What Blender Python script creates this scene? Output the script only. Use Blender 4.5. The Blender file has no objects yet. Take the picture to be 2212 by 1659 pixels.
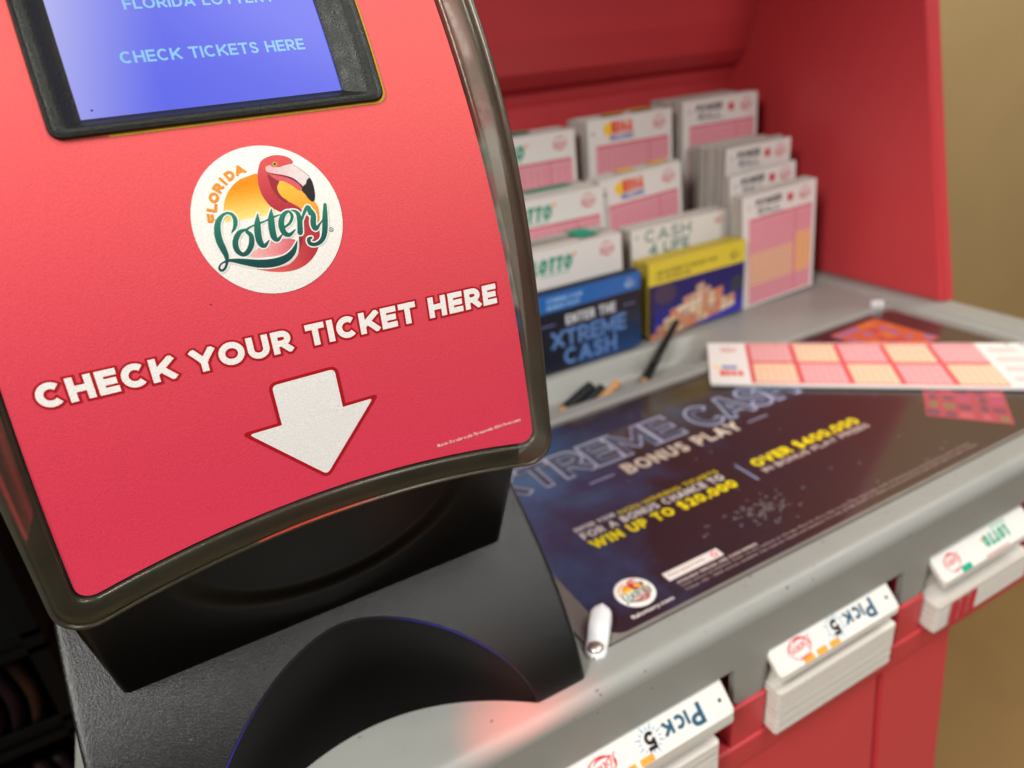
import bpy, bmesh, math, random
from math import sin, cos, pi, sqrt, atan2, radians
from mathutils import Vector, Matrix, geometry
random.seed(7)
S = bpy.context.scene
COL = S.collection

# ------------------------------------------------------------------ camera
cam_d = bpy.data.cameras.new('camera')
cam = bpy.data.objects.new('camera', cam_d); COL.objects.link(cam); S.camera = cam
Rx = Vector((0.87505621, 0.27587217, -0.39770741))
Ry = Vector((-0.47599898, 0.34150037, -0.81043351))
Rz = Vector((-0.08775882, 0.89848319, 0.43014689))
cam.matrix_world = Matrix.Translation((0, 0, 0.26)) @ Matrix((Rx, Ry, Rz)).to_4x4()
cam_d.sensor_width = 36; cam_d.lens = 1542.55 / 2212 * 36
cam_d.clip_start = 0.01; cam_d.clip_end = 50
cam_d.dof.use_dof = True; cam_d.dof.focus_distance = 0.215; cam_d.dof.aperture_fstop = 9.0

# ------------------------------------------------------------------ world, light, exposure
W = bpy.data.worlds.new('World'); S.world = W; W.use_nodes = True
nt = W.node_tree; bg = nt.nodes['Background']
tc = nt.nodes.new('ShaderNodeTexCoord'); sp = nt.nodes.new('ShaderNodeSeparateXYZ')
cr = nt.nodes.new('ShaderNodeValToRGB'); mp = nt.nodes.new('ShaderNodeMapRange')
mp.inputs['From Min'].default_value = -0.6; mp.inputs['From Max'].default_value = 0.8
nt.links.new(tc.outputs['Generated'], sp.inputs[0]); nt.links.new(sp.outputs['Z'], mp.inputs['Value'])
nt.links.new(mp.outputs[0], cr.inputs[0]); nt.links.new(cr.outputs[0], bg.inputs[0])
cr.color_ramp.elements[0].color = (0.02, 0.017, 0.015, 1); cr.color_ramp.elements[0].position = 0.25
cr.color_ramp.elements[1].color = (0.75, 0.72, 0.66, 1)
bg.inputs[1].default_value = 0.42
S.view_settings.view_transform = 'Standard'; S.view_settings.look = 'None'
S.view_settings.exposure = -0.14; S.view_settings.gamma = 1.0
S.view_settings.use_curve_mapping = False

def area(name, loc, target, size, power, col=(1, 1, 1), sy=None):
    l = bpy.data.lights.new(name, 'AREA'); l.energy = power; l.color = col
    l.shape = 'RECTANGLE'; l.size = size; l.size_y = sy or size
    o = bpy.data.objects.new(name, l); COL.objects.link(o); o.location = loc
    o.rotation_euler = (Vector(target) - Vector(loc)).to_track_quat('-Z', 'Y').to_euler()
    return o
area('ceiling_lamp', (0.95, -1.70, 1.35), (0.35, 0.25, 0.0), 0.95, 15, (1.0, 0.975, 0.93), 1.2)
area('ceiling_lamp', (-1.10, -0.40, 1.40), (0.2, 0.3, 0.05), 0.35, 42, (1.0, 0.975, 0.93), 1.1)
area('ceiling_lamp', (0.65, -0.62, 2.0), (0.25, 0.25, 0.0), 0.40, 20, (1.0, 0.98, 0.94), 1.2)
area('ceiling_lamp', (1.9, 0.2, 2.1), (1.6, 1.0, 0.0), 0.6, 34, (1.0, 0.95, 0.86), 1.2)

# ------------------------------------------------------------------ helpers
def lin(c):
    r = []
    for v in c[:3]:
        v = v / 255.0
        r.append(v / 12.92 if v <= 0.04045 else ((v + 0.055) / 1.055) ** 2.4)
    return (r[0], r[1], r[2], 1.0)

def tag(o, label=None, cat=None, group=None, kind=None):
    if label: o['label'] = label
    if cat: o['category'] = cat
    if group: o['group'] = group
    if kind: o['kind'] = kind
    return o

def empty(name, loc=(0, 0, 0)):
    o = bpy.data.objects.new(name, None); COL.objects.link(o); o.location = loc
    o.empty_display_size = 0.01
    return o

def link(name, me, mat=None, parent=None):
    o = bpy.data.objects.new(name, me); COL.objects.link(o)
    if mat:
        me.materials.clear(); me.materials.append(mat)
    if parent:
        o.parent = parent; o.location = -parent.location
    return o

def from_bm(name, bm, mat, parent=None, smooth=False, recalc=True):
    if recalc: bmesh.ops.recalc_face_normals(bm, faces=bm.faces)
    me = bpy.data.meshes.new(name); bm.to_mesh(me); bm.free()
    if smooth:
        for p in me.polygons: p.use_smooth = True
    return link(name, me, mat, parent)

def mat_basic(name, col, rough=0.5, spec=0.5, bump=0.0, bscale=200, cvar=0.0, cscale=20, metal=0.0, coat=0.0, rvar=0.0):
    m = bpy.data.materials.new(name); m.use_nodes = True; t = m.node_tree; b = t.nodes['Principled BSDF']
    col = tuple(col) + ((1,) if len(col) == 3 else ())
    b.inputs['Base Color'].default_value = col; b.inputs['Roughness'].default_value = rough
    b.inputs['Specular IOR Level'].default_value = spec; b.inputs['Metallic'].default_value = metal
    b.inputs['Coat Weight'].default_value = coat; b.inputs['Coat Roughness'].default_value = 0.08
    tcn = t.nodes.new('ShaderNodeTexCoord')
    if cvar > 0 or rvar > 0:
        n = t.nodes.new('ShaderNodeTexNoise'); n.inputs['Scale'].default_value = cscale; n.inputs['Detail'].default_value = 6
        t.links.new(tcn.outputs['Object'], n.inputs['Vector'])
        if cvar > 0:
            r = t.nodes.new('ShaderNodeMapRange'); r.inputs['To Min'].default_value = 1 - cvar; r.inputs['To Max'].default_value = 1 + cvar
            t.links.new(n.outputs['Fac'], r.inputs['Value'])
            mx = t.nodes.new('ShaderNodeVectorMath'); mx.operation = 'SCALE'; mx.inputs[0].default_value = col[:3]
            t.links.new(r.outputs[0], mx.inputs['Scale']); t.links.new(mx.outputs[0], b.inputs['Base Color'])
        if rvar > 0:
            r = t.nodes.new('ShaderNodeMapRange'); r.inputs['To Min'].default_value = rough - rvar; r.inputs['To Max'].default_value = rough + rvar
            r.inputs['From Min'].default_value = 0.3; r.inputs['From Max'].default_value = 0.7
            t.links.new(n.outputs['Fac'], r.inputs['Value']); t.links.new(r.outputs[0], b.inputs['Roughness'])
    if bump > 0:
        n = t.nodes.new('ShaderNodeTexNoise'); n.inputs['Scale'].default_value = bscale; n.inputs['Detail'].default_value = 3
        t.links.new(tcn.outputs['Object'], n.inputs['Vector'])
        bp = t.nodes.new('ShaderNodeBump'); bp.inputs['Strength'].default_value = bump; bp.inputs['Distance'].default_value = 0.0005
        t.links.new(n.outputs['Fac'], bp.inputs['Height']); t.links.new(bp.outputs[0], b.inputs['Normal'])
    return m

def mat_print(name, rough=0.5, spec=0.4, bump=0.0, bscale=3000, speck=0.0, coat=0.0, emit=0.0, bdist=0.0002, coatr=0.06):
    """ink on paper / vinyl: colours come from the colour attribute of the printed mesh"""
    m = bpy.data.materials.new(name); m.use_nodes = True; t = m.node_tree; b = t.nodes['Principled BSDF']
    a = t.nodes.new('ShaderNodeVertexColor'); a.layer_name = 'Col'
    b.inputs['Roughness'].default_value = rough; b.inputs['Specular IOR Level'].default_value = spec
    b.inputs['Coat Weight'].default_value = coat; b.inputs['Coat Roughness'].default_value = coatr
    src = a.outputs['Color']
    tcn = t.nodes.new('ShaderNodeTexCoord')
    if speck > 0 or bump > 0:
        n = t.nodes.new('ShaderNodeTexNoise'); n.inputs['Scale'].default_value = bscale; n.inputs['Detail'].default_value = 2
        t.links.new(tcn.outputs['Object'], n.inputs['Vector'])
        if speck > 0:
            r = t.nodes.new('ShaderNodeMapRange'); r.inputs['From Min'].default_value = 0.3; r.inputs['From Max'].default_value = 0.7
            r.inputs['To Min'].default_value = 1 - speck; r.inputs['To Max'].default_value = 1 + speck
            t.links.new(n.outputs['Fac'], r.inputs['Value'])
            mx = t.nodes.new('ShaderNodeVectorMath'); mx.operation = 'SCALE'
            t.links.new(src, mx.inputs[0]); t.links.new(r.outputs[0], mx.inputs['Scale']); src = mx.outputs[0]
        if bump > 0:
            bp = t.nodes.new('ShaderNodeBump'); bp.inputs['Strength'].default_value = bump; bp.inputs['Distance'].default_value = bdist
            t.links.new(n.outputs['Fac'], bp.inputs['Height']); t.links.new(bp.outputs[0], b.inputs['Normal'])
            t.links.new(bp.outputs[0], b.inputs['Coat Normal'])
    if emit > 0:
        b.inputs['Base Color'].default_value = (0.01, 0.01, 0.012, 1)
        t.links.new(src, b.inputs['Emission Color']); b.inputs['Emission Strength'].default_value = emit
    else:
        t.links.new(src, b.inputs['Base Color'])
    return m

# geometric block lettering drawn as strokes: skeletons in a 1 x 1 box
def arc_(cx, cy, rx, ry, a0, a1, n=16): return [(cx + rx * cos(radians(a0 + (a1 - a0) * i / n)), cy + ry * sin(radians(a0 + (a1 - a0) * i / n))) for i in range(n + 1)]
def smooth_(P, k=4):
    o = []; n = len(P)
    for i in range(n - 1):
        q = [P[max(i - 1, 0)], P[i], P[i + 1], P[min(i + 2, n - 1)]]
        for m in range(k):
            t = m / k; o.append(tuple(0.5 * ((2 * b) + (-a + c) * t + (2 * a - 5 * b + 4 * c - d) * t * t + (-a + 3 * b - 3 * c + d) * t ** 3) for a, b, c, d in zip(*q)))
    return o + [P[-1]]
SS_ = smooth_([(.97, .80), (.80, .95), (.5, 1), (.20, .94), (.06, .76), (.20, .59), (.5, .51), (.80, .42), (.96, .24), (.80, .05), (.5, 0), (.20, .05), (.0, .19)])
GL = {
 'A': (.84, [[(0, 0), (.5, 1)], [(.5, 1), (1, 0)], [(.2, .27), (.8, .27)]], []),
 'B': (.70, [[(0, 0), (0, 1)]], [[(0, 1), (.5, 1)] + arc_(.5, .765, .40, .235, 90, -90) + [(0, .53)], [(0, .53), (.55, .53)] + arc_(.55, .265, .45, .265, 90, -90) + [(0, 0)]]),
 'C': (.82, [], [arc_(.53, .5, .53, .5, 46, 314, 28)]),
 'D': (.78, [[(0, 0), (0, 1)]], [[(0, 1), (.4, 1)] + arc_(.4, .5, .6, .5, 90, -90, 22) + [(0, 0)]]),
 'E': (.64, [[(0, 0), (0, 1)], [(0, 1), (1, 1)], [(0, .5), (.93, .5)], [(0, 0), (1, 0)]], []),
 'F': (.62, [[(0, 0), (0, 1)], [(0, 1), (1, 1)], [(0, .48), (.93, .48)]], []),
 'G': (.84, [[(1, .45), (.6, .45)]], [arc_(.5, .5, .5, .5, 46, 354, 30)]),
 'H': (.77, [[(0, 0), (0, 1)], [(1, 0), (1, 1)], [(0, .5), (1, .5)]], []),
 'I': (0, [[(0, 0), (0, 1)]], []),
 'J': (.56, [], [[(1, 1.2), (1, .34)] + arc_(.5, .34, .5, .34, 0, -165)]),
 'K': (.78, [[(0, 0), (0, 1)], [(0, .30), (1, 1.0)], [(.36, .58), (1, 0)]], []),
 'L': (.60, [[(0, 0), (0, 1)], [(0, 0), (1, 0)]], []),
 'M': (.96, [[(0, 0), (0, 1)], [(0, 1), (.5, .24)], [(.5, .24), (1, 1)], [(1, 0), (1, 1)]], []),
 'N': (.80, [[(0, 0), (0, 1)], [(0, 1), (1, 0)], [(1, 0), (1, 1)]], []),
 'O': (.90, [], [arc_(.5, .5, .5, .5, 0, 360, 40)]),
 'P': (.68, [[(0, 0), (0, 1)]], [[(0, 1), (.5, 1)] + arc_(.5, .71, .5, .29, 90, -90) + [(0, .42)]]),
 'Q': (.90, [[(.62, .26), (1, 0)]], [arc_(.5, .5, .5, .5, 0, 360, 40)]),
 'R': (.72, [[(0, 0), (0, 1)], [(.48, .42), (1, 0)]], [[(0, 1), (.5, 1)] + arc_(.5, .71, .46, .29, 90, -90) + [(0, .42)]]),
 'S': (.66, [], [SS_]),
 'T': (.72, [[(0, 1), (1, 1)], [(.5, 0), (.5, 1)]], []),
 'U': (.78, [], [[(0, 1.2), (0, .40)] + arc_(.5, .40, .5, .40, 180, 360, 20) + [(1, 1.2)]]),
 'V': (.84, [[(0, 1), (.5, 0)], [(.5, 0), (1, 1)]], []),
 'W': (1.22, [[(0, 1), (.26, 0)], [(.26, 0), (.5, .95)], [(.5, .95), (.74, 0)], [(.74, 0), (1, 1)]], []),
 'X': (.82, [[(0, 1), (1, 0)], [(0, 0), (1, 1)]], []),
 'Y': (.82, [[(0, 1), (.5, .42)], [(1, 1), (.5, .42)], [(.5, .42), (.5, 0)]], []),
 'Z': (.70, [[(0, 1), (1, 1)], [(1, 1), (0, 0)], [(0, 0), (1, 0)]], []),
 '0': (.76, [], [arc_(.5, .5, .5, .5, 0, 360, 36)]),
 '1': (.40, [[(1, 0), (1, 1)], [(.1, .86), (1, 1)]], []),
 '2': (.66, [[(0, 0), (1, 0)]], [arc_(.5, .70, .48, .30, 165, -20) + [(.08, 0)]]),
 '3': (.66, [], [arc_(.46, .75, .44, .25, 150, -90), arc_(.46, .25, .52, .25, 90, -150)]),
 '4': (.76, [[(.76, 0), (.76, 1)], [(.76, 1), (0, .26)], [(0, .26), (1, .26)]], []),
 '5': (.66, [[(.1, 1), (.9, 1)], [(.1, 1), (.06, .52)]], [arc_(.46, .32, .52, .32, 130, -150, 22)]),
 '6': (.70, [[(.04, .40), (.5, 1)]], [arc_(.5, .32, .5, .32, 0, 360, 28)]),
 '7': (.66, [[(0, 1), (1, 1)], [(1, 1), (.3, 0)]], []),
 '8': (.68, [], [arc_(.5, .755, .42, .245, 0, 360, 26), arc_(.5, .255, .5, .255, 0, 360, 26)]),
 '9': (.70, [[(.96, .60), (.5, 0)]], [arc_(.5, .68, .5, .32, 0, 360, 28)]),
 '$': (.66, [[(.5, -.12), (.5, 1.12)]], [SS_]),
 '-': (.42, [[(0, .42), (1, .42)]], []), '.': (0, [[(0, 0), (0, .001)]], []), ',': (0, [[(0, -.02), (0, .02)]], []),
}
def clipy(P, lo, hi):
    for s_, lim in ((1, lo), (-1, -hi)):
        o = []
        for i in range(len(P)):
            a, b = P[i - 1], P[i]; ia, ib = a[1] * s_ >= lim, b[1] * s_ >= lim
            if ia != ib: t = (lim - a[1] * s_) / ((b[1] - a[1]) * s_); o.append((a[0] + (b[0] - a[0]) * t, lim * s_))
            if ib: o.append(b)
        P = o
        if not P: return P
    return P
def block_text(body, ratio, wt, g, track=0.11):
    """polygons with cap height 1 and total width = ratio"""
    nat = sum(max(GL[c][0], wt) if c != ' ' else 0.34 for c in body) + track * (len(body) - 1)
    fix = sum(wt for c in body if c != ' ' and GL[c][0] == 0)
    k = max((ratio - fix) / max(nat - fix, 0.01), 0.05); x = 0; out = []
    for c in body:
        if c == ' ': x += (0.34 + track) * k; continue
        rel, segs, paths = GL[c]; gw = wt if rel == 0 else max(rel * k, wt * 1.3)
        def M(p): return (x + wt / 2 + p[0] * (gw - wt), wt / 2 + p[1] * (1 - wt))
        h = wt / 2 + g; lo, hi = (-g, 1 + g) if c not in '$,' else (-0.3, 1.15)
        for a, b in segs:
            a, b = M(a), M(b); dx, dy = b[0] - a[0], b[1] - a[1]; l = math.hypot(dx, dy) or 1e-6; dx /= l; dy /= l
            if l < 0.01: dx, dy = 0, 1
            if c == 'A' and dy == 0: e = 0
            elif c == 'K' and dx > 0.1: e = h * 1.0
            else: e = h
            ea = e
            if c == 'K' and dx > 0.1: ea = -h * 0.3
            if c == 'R' and dx > 0.1: ea = 0
            if c == 'Y' and dx < 0.99 and abs(dx) > 0.1: pass
            P = [(a[0] - dx * ea + dy * h, a[1] - dy * ea - dx * h), (b[0] + dx * e + dy * h, b[1] + dy * e - dx * h), (b[0] + dx * e - dy * h, b[1] + dy * e + dx * h), (a[0] - dx * ea - dy * h, a[1] - dy * ea + dx * h)]
            P = clipy(P, lo, hi)
            if len(P) > 2: out.append(P)
        for pth in paths:
            Q = [M(p) for p in pth]; n = len(Q); L_ = []; closed = math.hypot(Q[0][0] - Q[-1][0], Q[0][1] - Q[-1][1]) < 1e-5
            for i in range(n):
                p0 = Q[i - 1] if i else (Q[-2] if closed else Q[0]); p1 = Q[i + 1] if i < n - 1 else (Q[1] if closed else Q[-1])
                dx, dy = p1[0] - p0[0], p1[1] - p0[1]; l = math.hypot(dx, dy) or 1e-6; dx /= l; dy /= l; q = Q[i]
                if not closed and i == 0: q = (q[0] - dx * g, q[1] - dy * g)
                if not closed and i == n - 1: q = (q[0] + dx * g, q[1] + dy * g)
                L_.append(((q[0] - dy * h, q[1] + dx * h), (q[0] + dy * h, q[1] - dx * h)))
            for i in range(n - 1):
                P = clipy([L_[i][0], L_[i][1], L_[i + 1][1], L_[i + 1][0]], lo, hi)
                if len(P) > 2: out.append(P)
        x += gw + track * k
    return out
_tc = {}
def text_geo(body, off=0.0, space=1.0):
    k = (body, off, space)
    if k in _tc: return _tc[k]
    cu = bpy.data.curves.new('t', 'FONT'); cu.body = body; cu.size = 1; cu.offset = off; cu.space_character = space
    cu.resolution_u = 4
    o = bpy.data.objects.new('t', cu); COL.objects.link(o)
    bpy.context.view_layer.update()
    me = o.evaluated_get(bpy.context.evaluated_depsgraph_get()).to_mesh()
    v = [(p.co.x, p.co.y) for p in me.vertices]; f = [tuple(p.vertices) for p in me.polygons]
    bpy.data.objects.remove(o, do_unlink=True); bpy.data.curves.remove(cu)
    _tc[k] = (v, f); return _tc[k]

def union2d(vs, fs):
    """merge overlapping polygons so that no two faces of one ink lie in the same plane"""
    sc_ = max(max(abs(a), abs(b)) for a, b in vs) or 1.0
    r = geometry.delaunay_2d_cdt([Vector((a / sc_, b / sc_)) for a, b in vs], [], [list(f) for f in fs], 0, 1e-5)
    V, F = r[0], r[2]
    polys = []
    for f in fs:
        P = [(vs[i][0] / sc_, vs[i][1] / sc_) for i in f]; xs_ = [q[0] for q in P]; ys_ = [q[1] for q in P]
        polys.append((min(xs_), max(xs_), min(ys_), max(ys_), P))
    keep = []
    for f in F:
        x = sum(V[i].x for i in f) / len(f); y = sum(V[i].y for i in f) / len(f)
        for x0, x1, y0, y1, P in polys:
            if not (x0 <= x <= x1 and y0 <= y <= y1): continue
            ins = False; b = P[-1]
            for a in P:
                if (a[1] > y) != (b[1] > y) and x < (b[0] - a[0]) * (y - a[1]) / (b[1] - a[1]) + a[0]: ins = not ins
                b = a
            if ins: keep.append(tuple(f)); break
    return [(v.x * sc_, v.y * sc_) for v in V], keep

class Sheet:
    """flat artwork in (u, v), mapped onto a surface"""
    U = 0.00001
    def __init__(s): s.p = []; s.L = 0
    def _h(s, layer):
        s.L += 1
        return s.base + layer * s.U if False else layer
    def faces(s, vs, fs, col, layer): s.p.append((vs, fs, col, layer))
    def poly(s, pts, col, layer=1):
        t = geometry.tessellate_polygon([[Vector((x, y, 0)) for x, y in pts]])
        s.faces(list(pts), [tuple(q) for q in t], col, layer)
    def rect(s, x0, y0, x1, y1, col, layer=1, n=1):
        vs = []; fs = []
        for i in range(n + 1):
            y = y0 + (y1 - y0) * i / n; vs += [(x0, y), (x1, y)]
        for i in range(n): fs.append((2 * i, 2 * i + 1, 2 * i + 3, 2 * i + 2))
        s.faces(vs, fs, col, layer)
    def disc(s, cx, cy, rx, ry, col, layer=1, n=40, a0=0, a1=2 * pi):
        pts = [(cx + rx * cos(a0 + (a1 - a0) * i / n), cy + ry * sin(a0 + (a1 - a0) * i / n)) for i in range(n if a1 - a0 > 6.28 else n + 1)]
        s.poly(pts, col, layer)
    def stroke(s, pts, col, layer=1, grow=0.0, sub=6, many=None):
        """pts: (x, y, width); smooth strip of varying width"""
        P = []
        n = len(pts)
        for i in range(n - 1):
            p0 = pts[max(i - 1, 0)]; p1 = pts[i]; p2 = pts[i + 1]; p3 = pts[min(i + 2, n - 1)]
            for k in range(sub):
                t = k / sub
                P.append(tuple(0.5 * ((2 * b) + (-a + c) * t + (2 * a - 5 * b + 4 * c - d) * t * t + (-a + 3 * b - 3 * c + d) * t ** 3) for a, b, c, d in zip(p0, p1, p2, p3)))
        P.append(pts[-1])
        vs = []; fs = []
        m = len(P)
        for i, (x, y, w) in enumerate(P):
            a = P[max(i - 1, 0)]; b = P[min(i + 1, m - 1)]
            dx, dy = b[0] - a[0], b[1] - a[1]; l = math.hypot(dx, dy) or 1
            h = max(w, 0) / 2 + grow
            vs += [(x - dy / l * h, y + dx / l * h), (x + dy / l * h, y - dx / l * h)]
            if i: fs.append((2 * i - 2, 2 * i - 1, 2 * i + 1, 2 * i))
        for (x, y, w) in (P[0], P[-1]):
            r = max(w, 0) / 2 + grow; k0 = len(vs)
            if r <= 0: continue
            vs += [(x + r * cos(2 * pi * i / 10), y + r * sin(2 * pi * i / 10)) for i in range(10)]; fs.append(tuple(range(k0, k0 + 10)))
        if many is not None: many.append((vs, fs)); return
        s.faces(*union2d(vs, fs), col, layer)
    def merged(s, many, col, layer):
        V = []; F = []
        for vs, fs in many:
            k = len(V); V += vs; F += [tuple(i + k for i in f) for f in fs]
        s.faces(*union2d(V, F), col, layer)
    def text(s, body, x, y, w, h, col, layer=1, rot=0.0, off=0.0, slant=0.0, space=1.0, grow=0.0):
        if h and all(c == ' ' or c in GL for c in body) and 'P' != body[0:2]:
            wt = {0: 0.13}.get(off, 0.13 + off * 4.4); g_ = grow * 1.6
            cr_, sr_ = cos(rot), sin(rot); vs_ = []; fs_ = []
            for P in block_text(body, w / h, wt, g_):
                k0 = len(vs_)
                for a, b in P:
                    a, b = a * h, b * h; a += b * slant; vs_.append((x + a * cr_ - b * sr_, y + a * sr_ + b * cr_))
                fs_.append(tuple(range(k0, k0 + len(P))))
            s.faces(*union2d(vs_, fs_), col, layer); return
        v0, _ = text_geo(body, 0.0, space); v, f = text_geo(body, off + grow, space)
        if not v0: return
        x0 = min(p[0] for p in v0); x1 = max(p[0] for p in v0); y0 = min(p[1] for p in v0); y1 = max(p[1] for p in v0)
        sx = w / (x1 - x0); sy = h / (y1 - y0) if h else sx
        c, sn = cos(rot), sin(rot); o = []
        for a, b in v:
            a = (a - x0) * sx; b = (b - y0) * sy; a += b * slant
            o.append((x + a * c - b * sn, y + a * sn + b * c))
        s.faces(o, f, col, layer)
    def xform(s, fn, inv=None):
        """return a new sheet whose points went through fn; inv keeps printed blends in their own space"""
        def wrap(col): return (lambda x, y: col(*inv(x, y))) if callable(col) and inv else col
        r = Sheet(); r.p = [([fn(*q) for q in vs], fs, wrap(col), L) for vs, fs, col, L in s.p]; return r
    def add(s, other, dl=0):
        for vs, fs, col, L in other.p: s.p.append((vs, fs, col, L + dl))
    def bm(s, mapf, cuts=()):
        out = bmesh.new(); lay = out.loops.layers.float_color.new('Col')
        j = 0
        for vs, fs, col, L in s.p:
            j += 1
            b = bmesh.new(); bv = [b.verts.new((x, y, 0)) for x, y in vs]
            for f in fs:
                try: b.faces.new([bv[i] for i in f])
                except ValueError: pass
            if cuts:
                ys = [q[1] for q in vs]
                for c in cuts:
                    if min(ys) < c < max(ys):
                        bmesh.ops.bisect_plane(b, geom=b.verts[:] + b.edges[:] + b.faces[:], plane_co=(0, c, 0), plane_no=(0, 1, 0))
                bmesh.ops.triangulate(b, faces=b.faces)
            m = {}
            for v in b.verts:
                nv = out.verts.new(mapf(v.co.x, v.co.y, L * s.U)); m[v] = nv
            b.normal_update()
            for f in b.faces:
                if f.normal.z < 0: f.normal_flip()
            for f in b.faces:
                try: nf = out.faces.new([m[v] for v in f.verts])
                except ValueError: continue
                for l, ol in zip(nf.loops, f.loops):
                    l[lay] = lin(col(ol.vert.co.x, ol.vert.co.y)) if callable(col) else lin(col)
            b.free()
        return out
    def build(s, name, mapf, mat, parent=None, cuts=(), extra=None):
        b = s.bm(mapf, cuts)
        return from_bm(name, b, mat, parent, recalc=False)

def plane_map(o, eu, ev):
    o, eu, ev = Vector(o), Vector(eu), Vector(ev); n = eu.cross(ev).normalized()
    return lambda u, v, h: o + eu * u + ev * v + n * h

def box_bm(x0, x1, y0, y1, z0, z1, bev=0.0, seg=2):
    b = bmesh.new(); bmesh.ops.create_cube(b, size=1)
    for v in b.verts:
        v.co = Vector((x0 + (v.co.x + .5) * (x1 - x0), y0 + (v.co.y + .5) * (y1 - y0), z0 + (v.co.z + .5) * (z1 - z0)))
    if bev: bmesh.ops.bevel(b, geom=b.edges[:], offset=bev, segments=seg, affect='EDGES', profile=0.5)
    return b

def join_bm(a, b):
    me = bpy.data.meshes.new('tmp'); b.to_mesh(me); b.free(); a.from_mesh(me); bpy.data.meshes.remove(me); return a

def sstep(a, b, x):
    t = min(max((x - a) / (b - a), 0), 1); return t * t * (3 - 2 * t)

def gridbm(P):
    b = bmesh.new(); n = len(P); m = len(P[0])
    V = [[b.verts.new(p) for p in row] for row in P]
    for i in range(n - 1):
        for j in range(m - 1): b.faces.new((V[i][j], V[i][j + 1], V[i + 1][j + 1], V[i + 1][j]))
    return b

# ------------------------------------------------------------------ materials
M_red = mat_basic('red_moulded_plastic', (0.60, 0.052, 0.062), 0.40, 0.45, 0.15, 900, 0.05, 6)
M_grey = mat_basic('grey_moulded_plastic', (0.285, 0.288, 0.268), 0.38, 0.5, 0.12, 1200, 0.06, 30, rvar=0.06)
def speck(m, scale=260, lo=0.20, hi=0.255, dark=0.35):
    t = m.node_tree; b = t.nodes['Principled BSDF']; src = b.inputs['Base Color'].links[0].from_socket
    c = t.nodes.new('ShaderNodeTexCoord'); n = t.nodes.new('ShaderNodeTexNoise'); n.inputs['Scale'].default_value = scale; n.inputs['Detail'].default_value = 1
    r = t.nodes.new('ShaderNodeMapRange'); r.inputs['From Min'].default_value = lo; r.inputs['From Max'].default_value = hi; r.inputs['To Min'].default_value = dark
    v = t.nodes.new('ShaderNodeVectorMath'); v.operation = 'SCALE'
    t.links.new(c.outputs['Object'], n.inputs['Vector']); t.links.new(n.outputs['Fac'], r.inputs['Value']); t.links.new(src, v.inputs[0]); t.links.new(r.outputs[0], v.inputs['Scale']); t.links.new(v.outputs[0], b.inputs['Base Color'])
speck(M_grey)
M_tan = mat_basic('tan_painted_wall', (0.50, 0.355, 0.17), 0.8, 0.2, 0.2, 60, 0.10, 4)
M_floor = mat_basic('brown_floor', (0.26, 0.16, 0.06), 0.7, 0.3, 0.1, 40, 0.15, 5)
M_blk = mat_basic('black_textured_plastic', (0.0075, 0.0078, 0.0075), 0.27, 0.52, 0.42, 2000, 0.05, 500)
M_blks = mat_basic('black_smooth_plastic', (0.0030, 0.0026, 0.0026), 0.34, 0.16, 0.05, 600)
M_dark = mat_basic('dark_void', (0.01, 0.01, 0.01), 0.7, 0.2)
M_frame = mat_basic('black_frame_plastic', (0.011, 0.013, 0.010), 0.42, 0.30, 0.45, 1700, 0.3, 300, rvar=0.10)
M_paper = mat_basic('paper_edges', (0.68, 0.65, 0.60), 0.8, 0.2, 0.0, 900, 0.05, 80)
def mat_pages(name, scale, dk=0.22, br=0.56):
    m = mat_basic(name, (0.66, 0.62, 0.56), 0.8, 0.2); t = m.node_tree; b = t.nodes['Principled BSDF']
    c = t.nodes.new('ShaderNodeTexCoord'); mp_ = t.nodes.new('ShaderNodeMapping'); mp_.inputs['Scale'].default_value = scale
    n = t.nodes.new('ShaderNodeTexNoise'); n.inputs['Scale'].default_value = 1; n.inputs['Detail'].default_value = 3
    r = t.nodes.new('ShaderNodeValToRGB'); e = r.color_ramp.elements
    e[0].position = 0.36; e[0].color = (dk, dk * 0.9, dk * 0.78, 1); e[1].position = 0.52; e[1].color = (br, br * 0.95, br * 0.87, 1)
    t.links.new(c.outputs['Object'], mp_.inputs[0]); t.links.new(mp_.outputs[0], n.inputs['Vector']); t.links.new(n.outputs['Fac'], r.inputs[0]); t.links.new(r.outputs[0], b.inputs['Base Color'])
    return m
M_pgv = mat_pages('upright_page_edges', (2, 420, 2)); M_pgh = mat_pages('stacked_page_edges', (3, 3, 2600), 0.60, 0.74)
M_white = mat_basic('white_nylon', (0.78, 0.78, 0.80), 0.35, 0.5)
M_steel = mat_basic('screw_steel', (0.62, 0.60, 0.54), 0.42, 0.5, metal=1.0)
M_green = mat_basic('dark_green_paint', (0.004, 0.010, 0.008), 0.35, 0.5)
M_wood = mat_basic('pencil_wood', (0.55, 0.30, 0.12), 0.6, 0.3, cvar=0.2, cscale=300)
P_vinyl = mat_print('printed_vinyl', 0.55, 0.30, 0.40, 2300, 0.085, bdist=0.00025)
P_paper = mat_print('printed_paper', 0.75, 0.2)
P_card = mat_print('printed_card', 0.45, 0.4, coat=0.15)

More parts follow.
